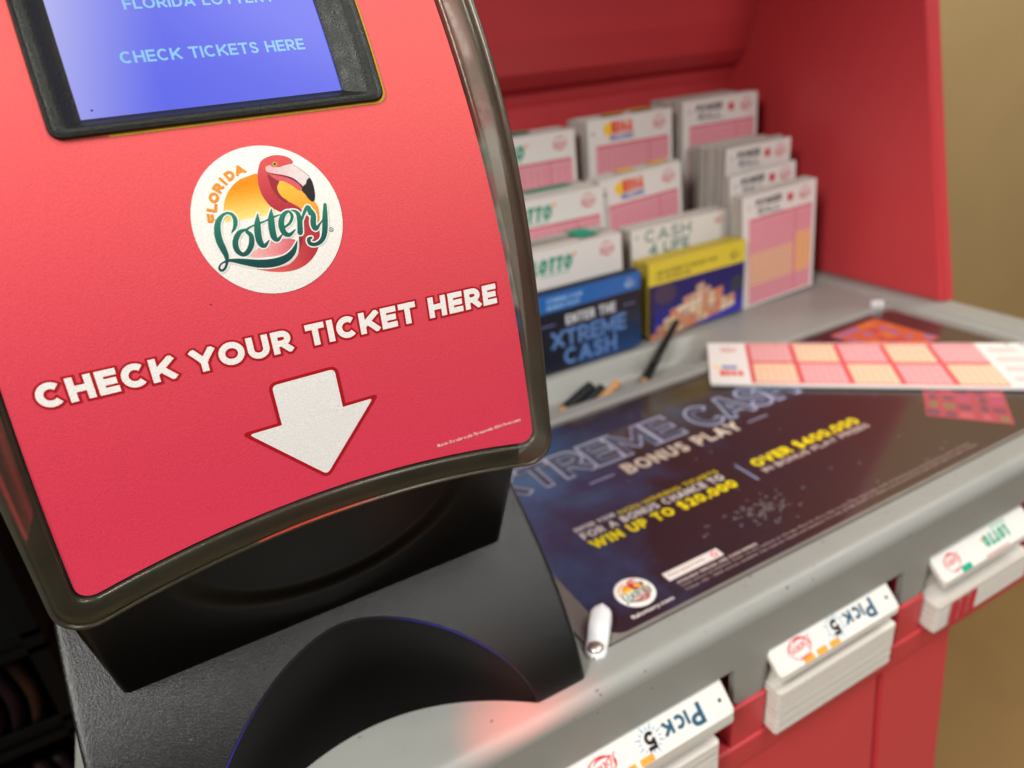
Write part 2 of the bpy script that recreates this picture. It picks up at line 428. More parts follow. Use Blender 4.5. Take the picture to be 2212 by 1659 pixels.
# clear plastic
def mat_clear(name, tint=(0.95, 0.95, 0.92), rough=0.06, fac=0.10):
    m = bpy.data.materials.new(name); m.use_nodes = True; t = m.node_tree
    for n in list(t.nodes): t.nodes.remove(n)
    o = t.nodes.new('ShaderNodeOutputMaterial'); tr = t.nodes.new('ShaderNodeBsdfTransparent'); g = t.nodes.new('ShaderNodeBsdfGlossy')
    mx = t.nodes.new('ShaderNodeMixShader'); fr = t.nodes.new('ShaderNodeFresnel'); fr.inputs[0].default_value = 1.49
    tr.inputs[0].default_value = tint + (1,); g.inputs['Roughness'].default_value = rough
    t.links.new(fr.outputs[0], mx.inputs[0]); t.links.new(tr.outputs[0], mx.inputs[1]); t.links.new(g.outputs[0], mx.inputs[2])
    t.links.new(mx.outputs[0], o.inputs[0]); return m
M_clear = mat_clear('clear_sheet')

# smoky bezel: scratched dark translucent plastic
def mat_bezel():
    m = mat_basic('smoky_bezel_plastic', (0.045, 0.046, 0.040), 0.16, 0.8, 0, 0, 0.6, 60, coat=1.0)
    t = m.node_tree; b = t.nodes['Principled BSDF']
    tcn = t.nodes.new('ShaderNodeTexCoord')
    v = t.nodes.new('ShaderNodeTexVoronoi'); v.feature = 'DISTANCE_TO_EDGE'; v.inputs['Scale'].default_value = 420
    w = t.nodes.new('ShaderNodeTexNoise'); w.inputs['Scale'].default_value = 90; w.inputs['Detail'].default_value = 5
    mpn = t.nodes.new('ShaderNodeMapping'); mpn.inputs['Scale'].default_value = (1, 1, 0.25)
    t.links.new(tcn.outputs['Object'], mpn.inputs[0]); 
    mxv = t.nodes.new('ShaderNodeMix'); mxv.data_type = 'RGBA'; mxv.inputs[0].default_value = 0.03
    t.links.new(mpn.outputs[0], mxv.inputs[6]); t.links.new(w.outputs['Color'], mxv.inputs[7])
    t.links.new(tcn.outputs['Object'], w.inputs['Vector'])
    t.links.new(mxv.outputs[2], v.inputs['Vector'])
    l = t.nodes.new('ShaderNodeMapRange'); l.inputs['From Max'].default_value = 0.035; l.inputs['To Min'].default_value = 0.60; l.inputs['To Max'].default_value = 0.24
    t.links.new(v.outputs['Distance'], l.inputs['Value'])
    mm = t.nodes.new('ShaderNodeMath'); mm.operation = 'ADD'
    wr = t.nodes.new('ShaderNodeMapRange'); wr.inputs['From Min'].default_value = 0.35; wr.inputs['From Max'].default_value = 0.75; wr.inputs['To Max'].default_value = 0.18
    t.links.new(w.outputs['Fac'], wr.inputs['Value']); t.links.new(l.outputs[0], mm.inputs[0]); t.links.new(wr.outputs[0], mm.inputs[1])
    t.links.new(mm.outputs[0], b.inputs['Roughness'])
    cr2 = t.nodes.new('ShaderNodeMath'); cr2.operation = 'MULTIPLY'; cr2.inputs[1].default_value = 0.45
    t.links.new(mm.outputs[0], cr2.inputs[0]); t.links.new(cr2.outputs[0], b.inputs['Coat Roughness'])
    bp = t.nodes.new('ShaderNodeBump'); bp.inputs['Strength'].default_value = 0.35; bp.inputs['Distance'].default_value = 0.00012
    t.links.new(l.outputs[0], bp.inputs['Height']); t.links.new(bp.outputs[0], b.inputs['Normal']); t.links.new(bp.outputs[0], b.inputs['Coat Normal']); b.inputs['Coat Roughness'].default_value = 0.05; b.inputs['Specular Tint'].default_value = (1.0, 0.95, 0.82, 1); b.inputs['Coat Tint'].default_value = (1.0, 0.93, 0.76, 1)
    return m
M_bezel = mat_bezel()
def frost(m):
    """smoky clear plastic: blurred see-through under a glossy scratched surface"""
    t = m.node_tree; b = t.nodes['Principled BSDF']; o = t.nodes['Material Output']
    r = t.nodes.new('ShaderNodeBsdfRefraction'); r.inputs['IOR'].default_value = 1.10; r.inputs['Roughness'].default_value = 0.30; r.inputs['Color'].default_value = (0.86, 0.84, 0.76, 1)
    tl = t.nodes.new('ShaderNodeBsdfTranslucent'); tl.inputs['Color'].default_value = (0.66, 0.67, 0.60, 1)
    m1 = t.nodes.new('ShaderNodeMixShader'); m1.inputs[0].default_value = 0.22
    m2 = t.nodes.new('ShaderNodeMixShader'); m2.inputs[0].default_value = 0.50
    t.links.new(r.outputs[0], m1.inputs[1]); t.links.new(tl.outputs[0], m1.inputs[2])
    t.links.new(b.outputs[0], m2.inputs[1]); t.links.new(m1.outputs[0], m2.inputs[2]); t.links.new(m2.outputs[0], o.inputs['Surface'])
frost(M_bezel)

# ------------------------------------------------------------------ lottery emblem artwork (traced in its own drawing space)
RED = (205, 62, 70); DRED = (150, 40, 52); PINK = (236, 150, 150); WHT = (238, 235, 229); GRN = (30, 122, 104); DGRN = (12, 82, 80)
AF = ((2.7637112e-05, -5.0788921e-06), (-7.5317849e-06, -2.7957241e-05)); AO = (0.0108034766, 0.1315398)
def art_to_face(x, y):
    return (AO[0] + AF[0][0] * x + AF[1][0] * y, AO[1] + AF[0][1] * x + AF[1][1] * y)
LC = (0.0325, 0.1020); LR = 0.0201
def art_n(x, y):
    u, v = art_to_face(x, y); return ((u - LC[0]) / LR, (v - LC[1]) / LR)
SCRIPT = [
 [(665,985,10),(694,935,34),(700,870,42),(675,820,32),(630,803,24),(585,825,32),(548,880,50),(538,960,62),(553,1050,66),(588,1130,62),(618,1200,46),(622,1260,28),(605,1310,24),(575,1332,26),(553,1310,22),(565,1275,16),(605,1250,20),(665,1240,34),(780,1256,62),(920,1276,80),(1060,1270,84),(1180,1230,74),(1250,1160,52),(1284,1062,6)],
 [(790,955,22),(735,985,46),(700,1060,54),(712,1140,54),(762,1186,42),(812,1165,48),(848,1090,54),(842,1010,46),(800,965,30),(850,925,16),(905,905,12)],
 [(905,808,8),(903,900,58),(908,1000,66),(930,1080,62),(970,1108,42),(1012,1058,12)],
 [(832,935,10),(900,905,22),(1000,868,12)],
 [(1033,762,8),(1032,850,58),(1040,950,66),(1060,1028,60),(1096,1052,38),(1140,1000,12)],
 [(950,890,10),(1040,845,22),(1118,815,10)],
 [(1145,945,20),(1210,895,26),(1232,830,32),(1197,785,26),(1147,822,46),(1127,900,58),(1152,980,56),(1205,1008,40),(1262,960,14)],
 [(1222,772,10),(1275,792,34),(1303,850,50),(1312,985,56)],
 [(1318,900,14),(1348,800,30),(1385,742,42),(1412,800,52)],
 [(1412,765,26),(1440,820,52),(1440,900,58),(1464,950,46),(1505,905,22),(1535,860,10)],
 [(1556,718,34),(1557,850,56),(1556,980,56),(1530,1060,46),(1470,1100,38),(1412,1092,40),(1397,1050,36),(1424,1035,22)],
]
K_ART = 2.79e-05 / LR
def nstroke(s, pts, col, layer, grow=0.0, sub=5, many=None):
    q = []
    for x, y, w in pts:
        a, b = art_n(x, y); q.append((a, b, w * K_ART))
    s.stroke(q, col, layer, grow * K_ART, sub, many)
def npoly(s, pts, col, layer):
    # smooth closed outline
    n = len(pts); o = []
    for i in range(n):
        p0, p1, p2, p3 = pts[i - 1], pts[i], pts[(i + 1) % n], pts[(i + 2) % n]
        for k in range(4):
            t = k / 4
            o.append(art_n(*[0.5 * ((2 * b) + (-a + c) * t + (2 * a - 5 * b + 4 * c - d) * t * t + (-a + 3 * b - 3 * c + d) * t ** 3) for a, b, c, d in zip(p0, p1, p2, p3)]))
    s.poly(o, col, layer)
def lerp3(a, b, t): t = min(max(t, 0), 1); return tuple(x + (y - x) * t for x, y in zip(a, b))

def emblem():
    s = Sheet()
    s.disc(0, 0, 1, 1, WHT, 1, 72)
    # rising sun, printed blend from orange to pale yellow
    def sun(u, v): return lerp3((248, 228, 140), (232, 138, 6), (v - 0.05) / 0.46) if v > 0.05 else lerp3(WHT, (250, 236, 170), (v + 0.1) / 0.15)
    sc = art_n(985, 810); sr = 0.545
    N = 14
    for i in range(N):
        v0 = sc[1] - 0.02 + (sr + 0.02) * i / N; v1 = sc[1] - 0.02 + (sr + 0.02) * (i + 1) / N
        a = sqrt(max(sr ** 2 - (v0 - sc[1]) ** 2, 0)); b = sqrt(max(sr ** 2 - (v1 - sc[1]) ** 2, 0))
        xr = 0.1
        s.faces([(sc[0] - a, v0), (min(sc[0] + a, xr), v0), (min(sc[0] + b, xr), v1), (sc[0] - b, v1)], [(0, 1, 2, 3)], sun, 2)
    # yellow curve held inside the neck
    npoly(s, [(1090,560),(1108,515),(1160,500),(1235,530),(1330,590),(1400,650),(1462,700),(1492,750),(1503,830),(1500,930),(1490,985),(1474,960),(1470,870),(1440,790),(1370,760),(1300,750),(1200,690),(1125,640)], lambda u, v: lerp3((222, 140, 40), (248, 185, 60), (v + 0.2) / 0.6), 3)
    # neck
    npoly(s, [(912,400),(940,320),(1010,275),(1085,258),(1160,264),(1215,285),(1243,318),(1225,340),(1180,350),(1200,400),(1150,470),(1110,505),(1090,545),(1095,590),(1130,642),(1200,692),(1300,745),(1345,800),(1240,815),(1150,802),(1060,762),(1000,712),(950,640),(920,560),(908,480)],
          lambda u, v: lerp3((168, 40, 54), (214, 78, 80), (v + 0.0) / 0.75), 4)
    npoly(s, [(1000,445),(1060,468),(1110,500),(1092,545),(1096,590),(1130,642),(1190,688),(1160,700),(1095,650),(1050,590),(1020,520)], DRED, 5)
    npoly(s, [(1010,420),(1130,440),(1230,465),(1300,520),(1330,572),(1300,585),(1230,540),(1150,500),(1110,500),(1050,470)], (214, 88, 96), 6)
    # pale cheek and beak
    npoly(s, [(985,372),(1030,355),(1100,372),(1180,348),(1240,340),(1310,385),(1385,440),(1412,478),(1375,500),(1352,545),(1290,500),(1230,462),(1140,440),(1040,432),(990,410)], lambda u, v: lerp3((226, 212, 210), (224, 158, 158), (0.42 - u) / 0.42), 7)
    npoly(s, [(1010,425),(1130,445),(1235,468),(1300,512),(1345,555),(1330,562),(1290,520),(1220,478),(1130,454),(1015,433)], (80, 32, 42), 8)
    nstroke(s, [(1240,338,3),(1310,383,6),(1385,438,6),(1412,476,4)], (150, 120, 124), 8.5)
    npoly(s, [(1375,485),(1405,465),(1432,510),(1450,580),(1456,650),(1441,690),(1400,672),(1358,620),(1326,585),(1340,545),(1366,520)], (36, 30, 36), 9)
    npoly(s, [(1030,350),(1060,322),(1100,325),(1110,352),(1080,372),(1045,370)], (206, 96, 84), 9)
    a, b = art_n(1068, 344); s.disc(a, b, 0.030, 0.030, (196, 170, 80), 10, 16); s.disc(a, b, 0.017, 0.017, (30, 30, 26), 11, 12)
    # body and wing
    npoly(s, [(1335,850),(1390,830),(1430,930),(1500,960),(1506,1060),(1490,1150),(1440,1235),(1370,1300),(1280,1342),(1180,1360),(1060,1358),(940,1338),(890,1320),(1000,1325),(1120,1315),(1220,1280),(1290,1200),(1315,1100),(1305,1030),(1335,960)], lambda u, v: lerp3((226, 96, 90), (176, 44, 56), (u + 0.1) / 0.6), 4)
    npoly(s, [(838,1210),(895,1140),(975,1085),(1080,1052),(1200,1045),(1275,1060),(1268,1110),(1205,1172),(1100,1202),(960,1216)], lambda u, v: lerp3((240, 178, 176), (214, 90, 100), (u + 0.25) / 0.5), 5)
    npoly(s, [(1300,1025),(1330,1000),(1340,1060),(1318,1130),(1300,1180),(1306,1100)], DRED, 6)
    # script with a white keyline
    mm = []
    for st in SCRIPT: nstroke(s, st, WHT, 12, 13, many=mm)
    s.merged(mm, WHT, 12); mm = []
    for st in SCRIPT: nstroke(s, st, WHT, 12, 0, many=mm)
    s.merged(mm, lambda u, v: lerp3((8, 66, 66), (38, 132, 106), (v + 0.55) / 0.75), 13.5)
    # FLORIDA on an arc
    cc = art_n(965, 830)
    for ch, ang in zip('FLORIDA', (172, 160, 148.5, 136, 126, 116, 103)):
        a = radians(ang); r = 0.60
        w = {'I': 0.045, 'A': 0.14, 'O': 0.135}.get(ch, 0.115)
        bx = cc[0] + r * cos(a); by = cc[1] + r * sin(a); rt = a - pi / 2
        s.text(ch, bx - w / 2 * cos(rt), by - w / 2 * sin(rt), w, 0.125, (232, 142, 22), 12, rt, 0.034)
    a, b = art_n(1620, 957)
    s.disc(a, b, 0.032, 0.032, (30, 60, 70), 12, 18); s.disc(a, b, 0.024, 0.024, WHT, 13, 18)
    s.text('R', a - 0.011, b - 0.014, 0.024, 0.028, (30, 60, 70), 14, 0, 0.02)
    return s

def red_emblem(col=(205, 60, 70)):
    """one-colour version printed on play slips, half-size units"""
    s = Sheet()
    def ring(a0, a1, r, w, L): s.stroke([(r * cos(a), r * sin(a) * 0.86, w) for a in [a0 + (a1 - a0) * i / 10 for i in range(11)]], col, L, 0, 1)
    ring(radians(15), radians(195), 0.9, 0.07, 1); ring(radians(215), radians(330), 0.9, 0.10, 1)
    mm = []
    for i, st in enumerate(SCRIPT[:]):
        q = []
        for x, y, w in st:
            a, b = art_n(x, y); q.append((a * 1.35 - 0.02, b * 1.25 + 0.05, w * K_ART * 1.3))
        s.stroke(q, col, 2, 0, 2, mm)
    s.merged(mm, col, 2)
    s.text('FLORIDA', -0.55, 0.52, 0.9, 0.2, col, 1.5, 0.1, 0.02)
    return s
EMB = emblem(); REMB = red_emblem()
def place(sheet, cx, cy, sx, sy=None, rot=0.0):
    sy = sy or sx; c, sn = cos(rot), sin(rot)
    return sheet.xform(lambda u, v: (cx + u * sx * c - v * sy * sn, cy + u * sx * sn + v * sy * c),
                       lambda x, y: (((x - cx) * c + (y - cy) * sn) / sx, (-(x - cx) * sn + (y - cy) * c) / sy))

# ================================================================== THE SETTING
def quad(name, pts, mat, **k):
    b = bmesh.new(); b.faces.new([b.verts.new(p) for p in pts]); o = from_bm(name, b, mat, None, recalc=False); tag(o, **k); return o
o = from_bm('wall', box_bm(-1.6, 4.0, 1.05, 1.15, -1.0, 2.2), M_tan); tag(o, 'plain tan painted wall behind the red lottery stand', 'wall', None, 'structure')
o = from_bm('floor', box_bm(-2.5, 4.0, -1.5, 1.05, -1.1, -1.0), M_floor); tag(o, 'brown shop floor under the red stand', 'floor', None, 'structure')

# ================================================================== RED LOTTERY STAND
XL, XR_, YF, YB = -0.088, 0.655, 0.188, 0.66
K = empty('lottery_stand', (0.28, 0.4, -1.0))
tag(K, 'red and grey moulded lottery play slip stand with a sloping writing counter', 'stand')

def tray_z(x, y):
    z = 0.0015
    # front rounding
    r = 0.008
    if y < YF + r:
        d = (YF + r - y) / r; z -= r * (1 - sqrt(max(1 - d * d, 0)))
    # recess for the poster
    dx = max(0.128 - x, x - 0.612); dy = max(0.2085 - y, y - 0.4095)
    d = max(dx, dy)
    z -= 0.0035 * (1 - sstep(-0.0015, 0.0015, d))
    # right border and low ridges
    z += 0.0035 * sstep(0.618, 0.626, x) * sstep(0.20, 0.22, y)
    if x > XR_ - 0.006:
        q = (x - XR_ + 0.006) / 0.006; z -= 0.006 * (1 - sqrt(max(1 - q * q, 0)))
    if x < XL + 0.006:
        q = (XL + 0.006 - x) / 0.006; z -= 0.006 * (1 - sqrt(max(1 - q * q, 0)))
    # pencil trough
    tr = sstep(0.4215, 0.430, y) * (1 - sstep(0.452, 0.468, y)) * (1 - sstep(0.385, 0.430, x))
    z -= 0.013 * tr
    z += 0.003 * sstep(0.464, 0.470, y) * (1 - sstep(0.474, 0.482, y)) * (1 - sstep(0.40, 0.46, x))
    return z
xs = [XL + 0.006 * i / 6 for i in range(6)] + [XL + 0.006 + (0.125 - XL - 0.006) * i / 40 for i in range(40)]
xs += [0.125 + 0.0008 * i for i in range(9)] + [0.135 + (0.608 - 0.135) * i / 110 for i in range(111)] + [0.609 + 0.001 * i for i in range(20)]
xs += [0.632, 0.640, 0.649] + [0.649 + 0.006 * sin(pi / 2 * i / 6) for i in range(1, 7)]
ys = [YF + 0.008 * (1 - cos(pi / 2 * i / 8)) for i in range(9)] + [0.2, 0.203, 0.206] + [0.2068 + 0.0006 * i for i in range(8)] + [0.22 + 0.01 * i for i in range(19)] + [0.4075 + 0.0006 * i for i in range(8)]
ys += [0.4135 + 0.0015 * i for i in range(47)] + [0.49, 0.51, 0.55, 0.6, YB]
b = gridbm([[(x, y, tray_z(x, y)) for x in xs] for y in ys])
# front lip with notches for the slips, right and left sides
notches = [(-0.034, 0.072), (0.095, 0.200), (0.224, 0.330), (0.353, 0.459), (0.482, 0.588)]
z0 = tray_z(0.3, YF)
lx = sorted(set([XL + 0.006, XR_ - 0.006] + [v for n in notches for v in (n[0] - 0.004, n[0] - 0.0012, n[0], n[1], n[1] + 0.0012, n[1] + 0.004)]))
def lipz(x, side):
    for a, c in notches:
        if a - 1e-6 <= x <= c + 1e-6: return -0.0325
        if a - 0.0013 <= x < a or c < x <= c + 0.0013: return -0.056
        
    return -0.0595
prev = None
for x in lx:
    zb = lipz(x, 0)
    row = [b.verts.new((x, YF, z0 + (zb - z0) * t)) for t in (0, 0.25, 0.5, 0.75, 1)] + [b.verts.new((x, YF + 0.0035, zb)), b.verts.new((x, YF + 0.0035, -0.012))]
    if prev:
        for i in range(6): b.faces.new((prev[i], prev[i + 1], row[i + 1], row[i]))
    prev = row
for xx, xo in ((XR_, XR_ - 0.006), (XL, XL + 0.006)):
    # rounded side skirts
    pv = None
    for yy in [YF, YF + 0.006, 0.3, 0.5, YB]:
        zt = tray_z(xx, yy + 0.0001)
        xi = xx if yy > YF else xo
        a1 = b.verts.new((xi, yy, min(zt, z0 if yy == YF else zt))); a2 = b.verts.new((xi, yy, -0.0595))
        if pv: b.faces.new((pv[0], pv[1], a2, a1))
        pv = (a1, a2)
tray = from_bm('counter_tray', b, M_grey, K, smooth=True)
m = tray.modifiers.new('es', 'EDGE_SPLIT'); m.split_angle = radians(50)

# red front shelf with pockets
b = None
edges = [XL + 0.004] + [v for n in notches for v in n] + [XR_ - 0.004]
for i in range(0, len(edges), 2):
    q = box_bm(edges[i] , edges[i + 1], 0.1865, 0.300, -0.0885, -0.0598, 0.0008, 1); b = q if b is None else join_bm(b, q)
b = join_bm(b, box_bm(XL + 0.004, XR_ - 0.004, 0.1855, 0.300, -0.1060, -0.0890, 0.0015, 2))
b = join_bm(b, box_bm(XL + 0.004, XR_ - 0.004, 0.300, 0.310, -0.106, -0.002))
from_bm('slip_shelf', b, M_red, K)

# lower cabinet: true vertical, the counter slopes forward by five degrees
def cab(y, z): return y - 0.0875 * (-z - 0.106)
b = bmesh.new()
def slab(b, x0, x1, yf, yb, z0, z1):
    v = [b.verts.new((x, cab(y, z), z)) for x in (x0, x1) for y in (yf, yb) for z in (z0, z1)]
    for f in ((0, 1, 3, 2), (4, 6, 7, 5), (0, 4, 5, 1), (2, 3, 7, 6), (1, 5, 7, 3), (0, 2, 6, 4)): b.faces.new([v[i] for i in f])
slab(b, XL + 0.01, 0.3215, 0.1875, 0.60, -1.0, -0.106)
slab(b, 0.3255, 0.392, 0.1875, 0.60, -1.0, -0.106)
slab(b, 0.3215, 0.3255, 0.1905, 0.59, -1.0, -0.106)
bmesh.ops.bevel(b, geom=b.edges[:], offset=0.0012, segments=2, affect='EDGES')
from_bm('cabinet', b, M_red, K)

# side panel (right), leaning front edge, rounded
def extrude_yz(prof, x0, x1, bev=0.003):
    b = bmesh.new(); f0 = [b.verts.new((x0, y, z)) for y, z in prof]; f1 = [b.verts.new((x1, y, z)) for y, z in prof]
    b.faces.new(f0); b.faces.new(f1[::-1]); n = len(prof)
    for i in range(n): b.faces.new((f0[i], f0[(i + 1) % n], f1[(i + 1) % n], f1[i]))
    bmesh.ops.bevel(b, geom=b.edges[:], offset=bev, segments=3, affect='EDGES'); return b
from_bm('side_panel', extrude_yz([(0.375, 0.0028), (YB + 0.012, 0.0028), (YB + 0.012, 0.5995), (0.40, 0.5995), (0.50, 0.45), (0.437, 0.262)], 0.640, 0.6585, 0.0035), M_red, K, smooth=False)
from_bm('side_panel', extrude_yz([(0.375, 0.0028), (YB + 0.012, 0.0028), (YB + 0.012, 0.5995), (0.40, 0.5995), (0.50, 0.45), (0.437, 0.262)], -0.086, -0.0735, 0.0035), M_red, K)
# back panel: lower recess, crease, upper glossy panel that comes forward
prof = [(YB, 0.0), (YB, 0.200), (YB - 0.002, 0.207), (YB - 0.003, 0.2135), (YB - 0.012, 0.219), (YB - 0.022, 0.232), (YB - 0.030, 0.26), (YB - 0.036, 0.32), (YB - 0.038, 0.5995), (YB + 0.01, 0.5995), (YB + 0.01, 0.0)]
b = bmesh.new(); f0 = [b.verts.new((-0.0735, y, z)) for y, z in prof]; f1 = [b.verts.new((0.640, y, z)) for y, z in prof]
for i in range(len(prof)): b.faces.new((f0[i], f0[(i + 1) % len(prof)], f1[(i + 1) % len(prof)], f1[i]))
from_bm('back_panel', b, M_red, K)
# unseen slab overhead, added to keep the back and rear slips in shade
from_bm('shade_slab', box_bm(-0.086, 0.6585, 0.20, YB + 0.012, 0.60, 0.66, 0.004), M_red, K)

# corner clips with screws
def clip(x, y, ang, ln=0.030, w=0.0105):
    b = bmesh.new(); n = 14; pr = []
    for i in range(n + 1):
        t = i / n; hh = 0.0035 + 0.0035 * sstep(0.35, 0.6, t); pr.append((t * ln, hh))
    rows = []
    for (a, hh) in pr:
        ww = w / 2
        e = min(a, ln - a)
        if e < ww: ww = max(sqrt(max(ww * ww - (ww - e) ** 2, 0)), 0.0004)
        rows.append([(a, -ww, 0.0005), (a, -ww, hh - 0.0012), (a, -ww + 0.0012 * (ww / (w / 2)), hh), (a, 0, hh + 0.0003), (a, ww - 0.0012 * (ww / (w / 2)), hh), (a, ww, hh - 0.0012), (a, ww, 0.0005)])
    g = gridbm(rows); R = Matrix.Rotation(ang, 4, 'Z')
    for v in g.verts: v.co = R @ v.co + Vector((x, y, 0.0))
    c = from_bm('corner_clip', g, M_white, K, smooth=True)
    s = bmesh.new(); bmesh.ops.create_uvsphere(s, u_segments=20, v_segments=10, radius=0.0037)
    for v in s.verts: v.co = Vector((v.co.x, v.co.y, v.co.z * 0.45)) + R @ Vector((0.0050, 0, 0)) + Vector((x, y, 0.0046))
    sc = from_bm('screw', s, M_steel, None, smooth=True); sc.parent = c; sc.location = (0, 0, 0)
    r = bmesh.new(); join_bm(r, box_bm(-0.0019, 0.0019, -0.0003, 0.0003, 0, 0.0002))
    for v in r.verts: v.co = Matrix.Rotation(0.5, 4, 'Z') @ v.co + R @ Vector((0.0050, 0, 0)) + Vector((x, y, 0.00595))
    sl = from_bm('screw_slot', r, M_dark, None); bpy.data.objects.remove(sl)
clip(0.1285, 0.2045, radians(48), 0.0310)
clip(0.6075, 0.423, radians(-130), 0.016, 0.012)
# small scuffs stay in the material

# ================================================================== POSTER on the counter
def mat_poster():
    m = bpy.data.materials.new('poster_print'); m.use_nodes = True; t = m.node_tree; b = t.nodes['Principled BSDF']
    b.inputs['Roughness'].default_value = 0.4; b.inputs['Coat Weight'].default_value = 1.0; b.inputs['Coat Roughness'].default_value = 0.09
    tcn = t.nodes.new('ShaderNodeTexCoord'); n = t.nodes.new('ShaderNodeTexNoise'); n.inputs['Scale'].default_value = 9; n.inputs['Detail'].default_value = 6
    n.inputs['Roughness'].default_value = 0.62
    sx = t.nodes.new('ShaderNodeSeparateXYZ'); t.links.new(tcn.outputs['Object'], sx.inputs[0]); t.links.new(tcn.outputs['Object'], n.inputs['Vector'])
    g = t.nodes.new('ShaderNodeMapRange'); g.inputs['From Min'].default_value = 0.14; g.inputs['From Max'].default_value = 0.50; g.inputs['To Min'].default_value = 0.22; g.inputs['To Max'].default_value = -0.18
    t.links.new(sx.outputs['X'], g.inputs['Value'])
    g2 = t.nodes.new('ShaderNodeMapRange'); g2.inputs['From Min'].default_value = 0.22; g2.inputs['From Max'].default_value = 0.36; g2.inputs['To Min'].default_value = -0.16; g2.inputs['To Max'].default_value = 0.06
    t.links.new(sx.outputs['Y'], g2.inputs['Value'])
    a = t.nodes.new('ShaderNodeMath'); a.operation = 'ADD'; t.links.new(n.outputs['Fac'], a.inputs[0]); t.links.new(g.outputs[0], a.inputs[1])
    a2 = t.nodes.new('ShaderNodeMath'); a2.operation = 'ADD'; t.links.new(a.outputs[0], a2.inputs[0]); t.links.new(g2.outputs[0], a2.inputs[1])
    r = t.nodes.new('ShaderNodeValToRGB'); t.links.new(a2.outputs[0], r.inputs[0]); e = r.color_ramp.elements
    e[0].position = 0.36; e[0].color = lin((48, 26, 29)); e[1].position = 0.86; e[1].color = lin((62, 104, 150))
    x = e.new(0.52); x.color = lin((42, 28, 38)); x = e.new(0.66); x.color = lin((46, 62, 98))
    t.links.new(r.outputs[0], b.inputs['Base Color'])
    return m
PX0, PX1, PY0, PY1 = 0.1445, 0.603, 0.2120, 0.4045
b = bmesh.new()
def rrect(x0, y0, x1, y1, r, n=6):
    o = []
    for cx, cy, a in ((x1 - r, y0 + r, -90), (x1 - r, y1 - r, 0), (x0 + r, y1 - r, 90), (x0 + r, y0 + r, 180)):
        for i in range(n + 1): q = radians(a + 90 * i / n); o.append((cx + r * cos(q), cy + r * sin(q)))
    return o
PO = empty('poster', (0.37, 0.31, 0))
tag(PO, 'glossy dark blue and maroon bonus play poster under a clear sheet on the grey counter', 'poster')
b = bmesh.new(); b.faces.new([b.verts.new((x, y, -0.0006)) for x, y in rrect(PX0, PY0, PX1, PY1, 0.009)])
for f in list(b.faces):
    r_ = bmesh.ops.extrude_face_region(b, geom=[f])
    for v in r_['geom']:
        if isinstance(v, bmesh.types.BMVert): v.co.z += 0.0003
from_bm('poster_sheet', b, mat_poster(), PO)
s = Sheet()
NEON = (176, 184, 208); NIN = (70, 90, 140)
def neon(body, x, y, w, h, L, bold=0.02):
    s.text(body, x, y, w, h, (84, 92, 124), L, 0, 0, space=1.08, grow=0.050)
    s.text(body, x, y, w, h, NEON, L + 1, 0, 0, space=1.08, grow=0.036)
    s.text(body, x, y, w, h, (64, 70, 100), L + 2, 0, 0.010, space=1.08)
neon('XTREME', 0.149, 0.3412, 0.1515, 0.0285, 2); neon('CASH', 0.3155, 0.3375, 0.094, 0.0292, 2)
s.text('BONUS PLAY', 0.2365, 0.3212, 0.1005, 0.0125, (222, 208, 190), 2, 0, 0.024, space=1.06)
s.rect(0.209, 0.3266, 0.2285, 0.3276, (180, 190, 220), 2); s.rect(0.3445, 0.3250, 0.3635, 0.3261, (170, 170, 200), 2)
s.text('ENTER YOUR', 0.1745, 0.2898, 0.0285, 0.0038, (216, 208, 206), 2, 0, 0.02, space=1.06)
s.text('NON-WINNING TICKETS', 0.2055, 0.2890, 0.078, 0.0042, (212, 190, 40), 2, 0, 0.02)
s.text('FOR A BONUS CHANCE TO', 0.1745, 0.2815, 0.1075, 0.0063, (214, 206, 204), 2, 0, 0.024, space=1.06)
s.text('WIN UP TO $20,000', 0.1750, 0.2712, 0.1085, 0.0082, (240, 218, 10), 2, 0, 0.03, space=1.06)
s.text('OVER $400,000', 0.3070, 0.2795, 0.0985, 0.0088, (236, 212, 20), 2, 0, 0.03, space=1.06)
s.text('IN BONUS PLAY PRIZES', 0.3070, 0.2722, 0.0985, 0.0050, (196, 176, 172), 2, 0, 0.02, space=1.06)
s.poly([(0.2965, 0.289), (0.2980, 0.289), (0.2980, 0.269), (0.2965, 0.269)], (140, 155, 190), 2)
fine = ['AVAILABLE THROUGH JUNE. 8 NON-WINNING', 'Void where prohibited. Enter on the website or the app. Must be 18 or older to play. Play responsibly. Odds of winning vary by drawing and by number of entries.',
        'Ticket 100 - 5000 entries available. See rules for details and deadlines. For help call 888 ADMIT IT. Players receive one entry for each dollar spent on tickets entered.']
s.text(fine[0], 0.1945, 0.2238, 0.056, 0.0021, (190, 170, 166), 2, 0, 0.02, space=1.06)
s.text(fine[1], 0.1945, 0.2205, 0.240, 0.0022, (160, 138, 136), 2, 0, 0.012)
s.text(fine[2], 0.1945, 0.2172, 0.242, 0.0022, (160, 138, 136), 2, 0, 0.012)
s.rect(0.1920, 0.2279, 0.2296, 0.2344, (226, 216, 210), 2); s.text('Pure opportunity', 0.1942, 0.2300, 0.0245, 0.0026, (110, 90, 90), 3); s.disc(0.2255, 0.2312, 0.0021, 0.0021, (220, 70, 70), 3, 16); s.disc(0.2255, 0.2312, 0.0012, 0.0012, (226, 216, 210), 4, 12)
s.add(place(EMB, 0.1722, 0.2315, 0.0108), 2)
s.text('flalottery.com', 0.1598, 0.2158, 0.026, 0.0032, (220, 214, 210), 2, 0, 0.02)
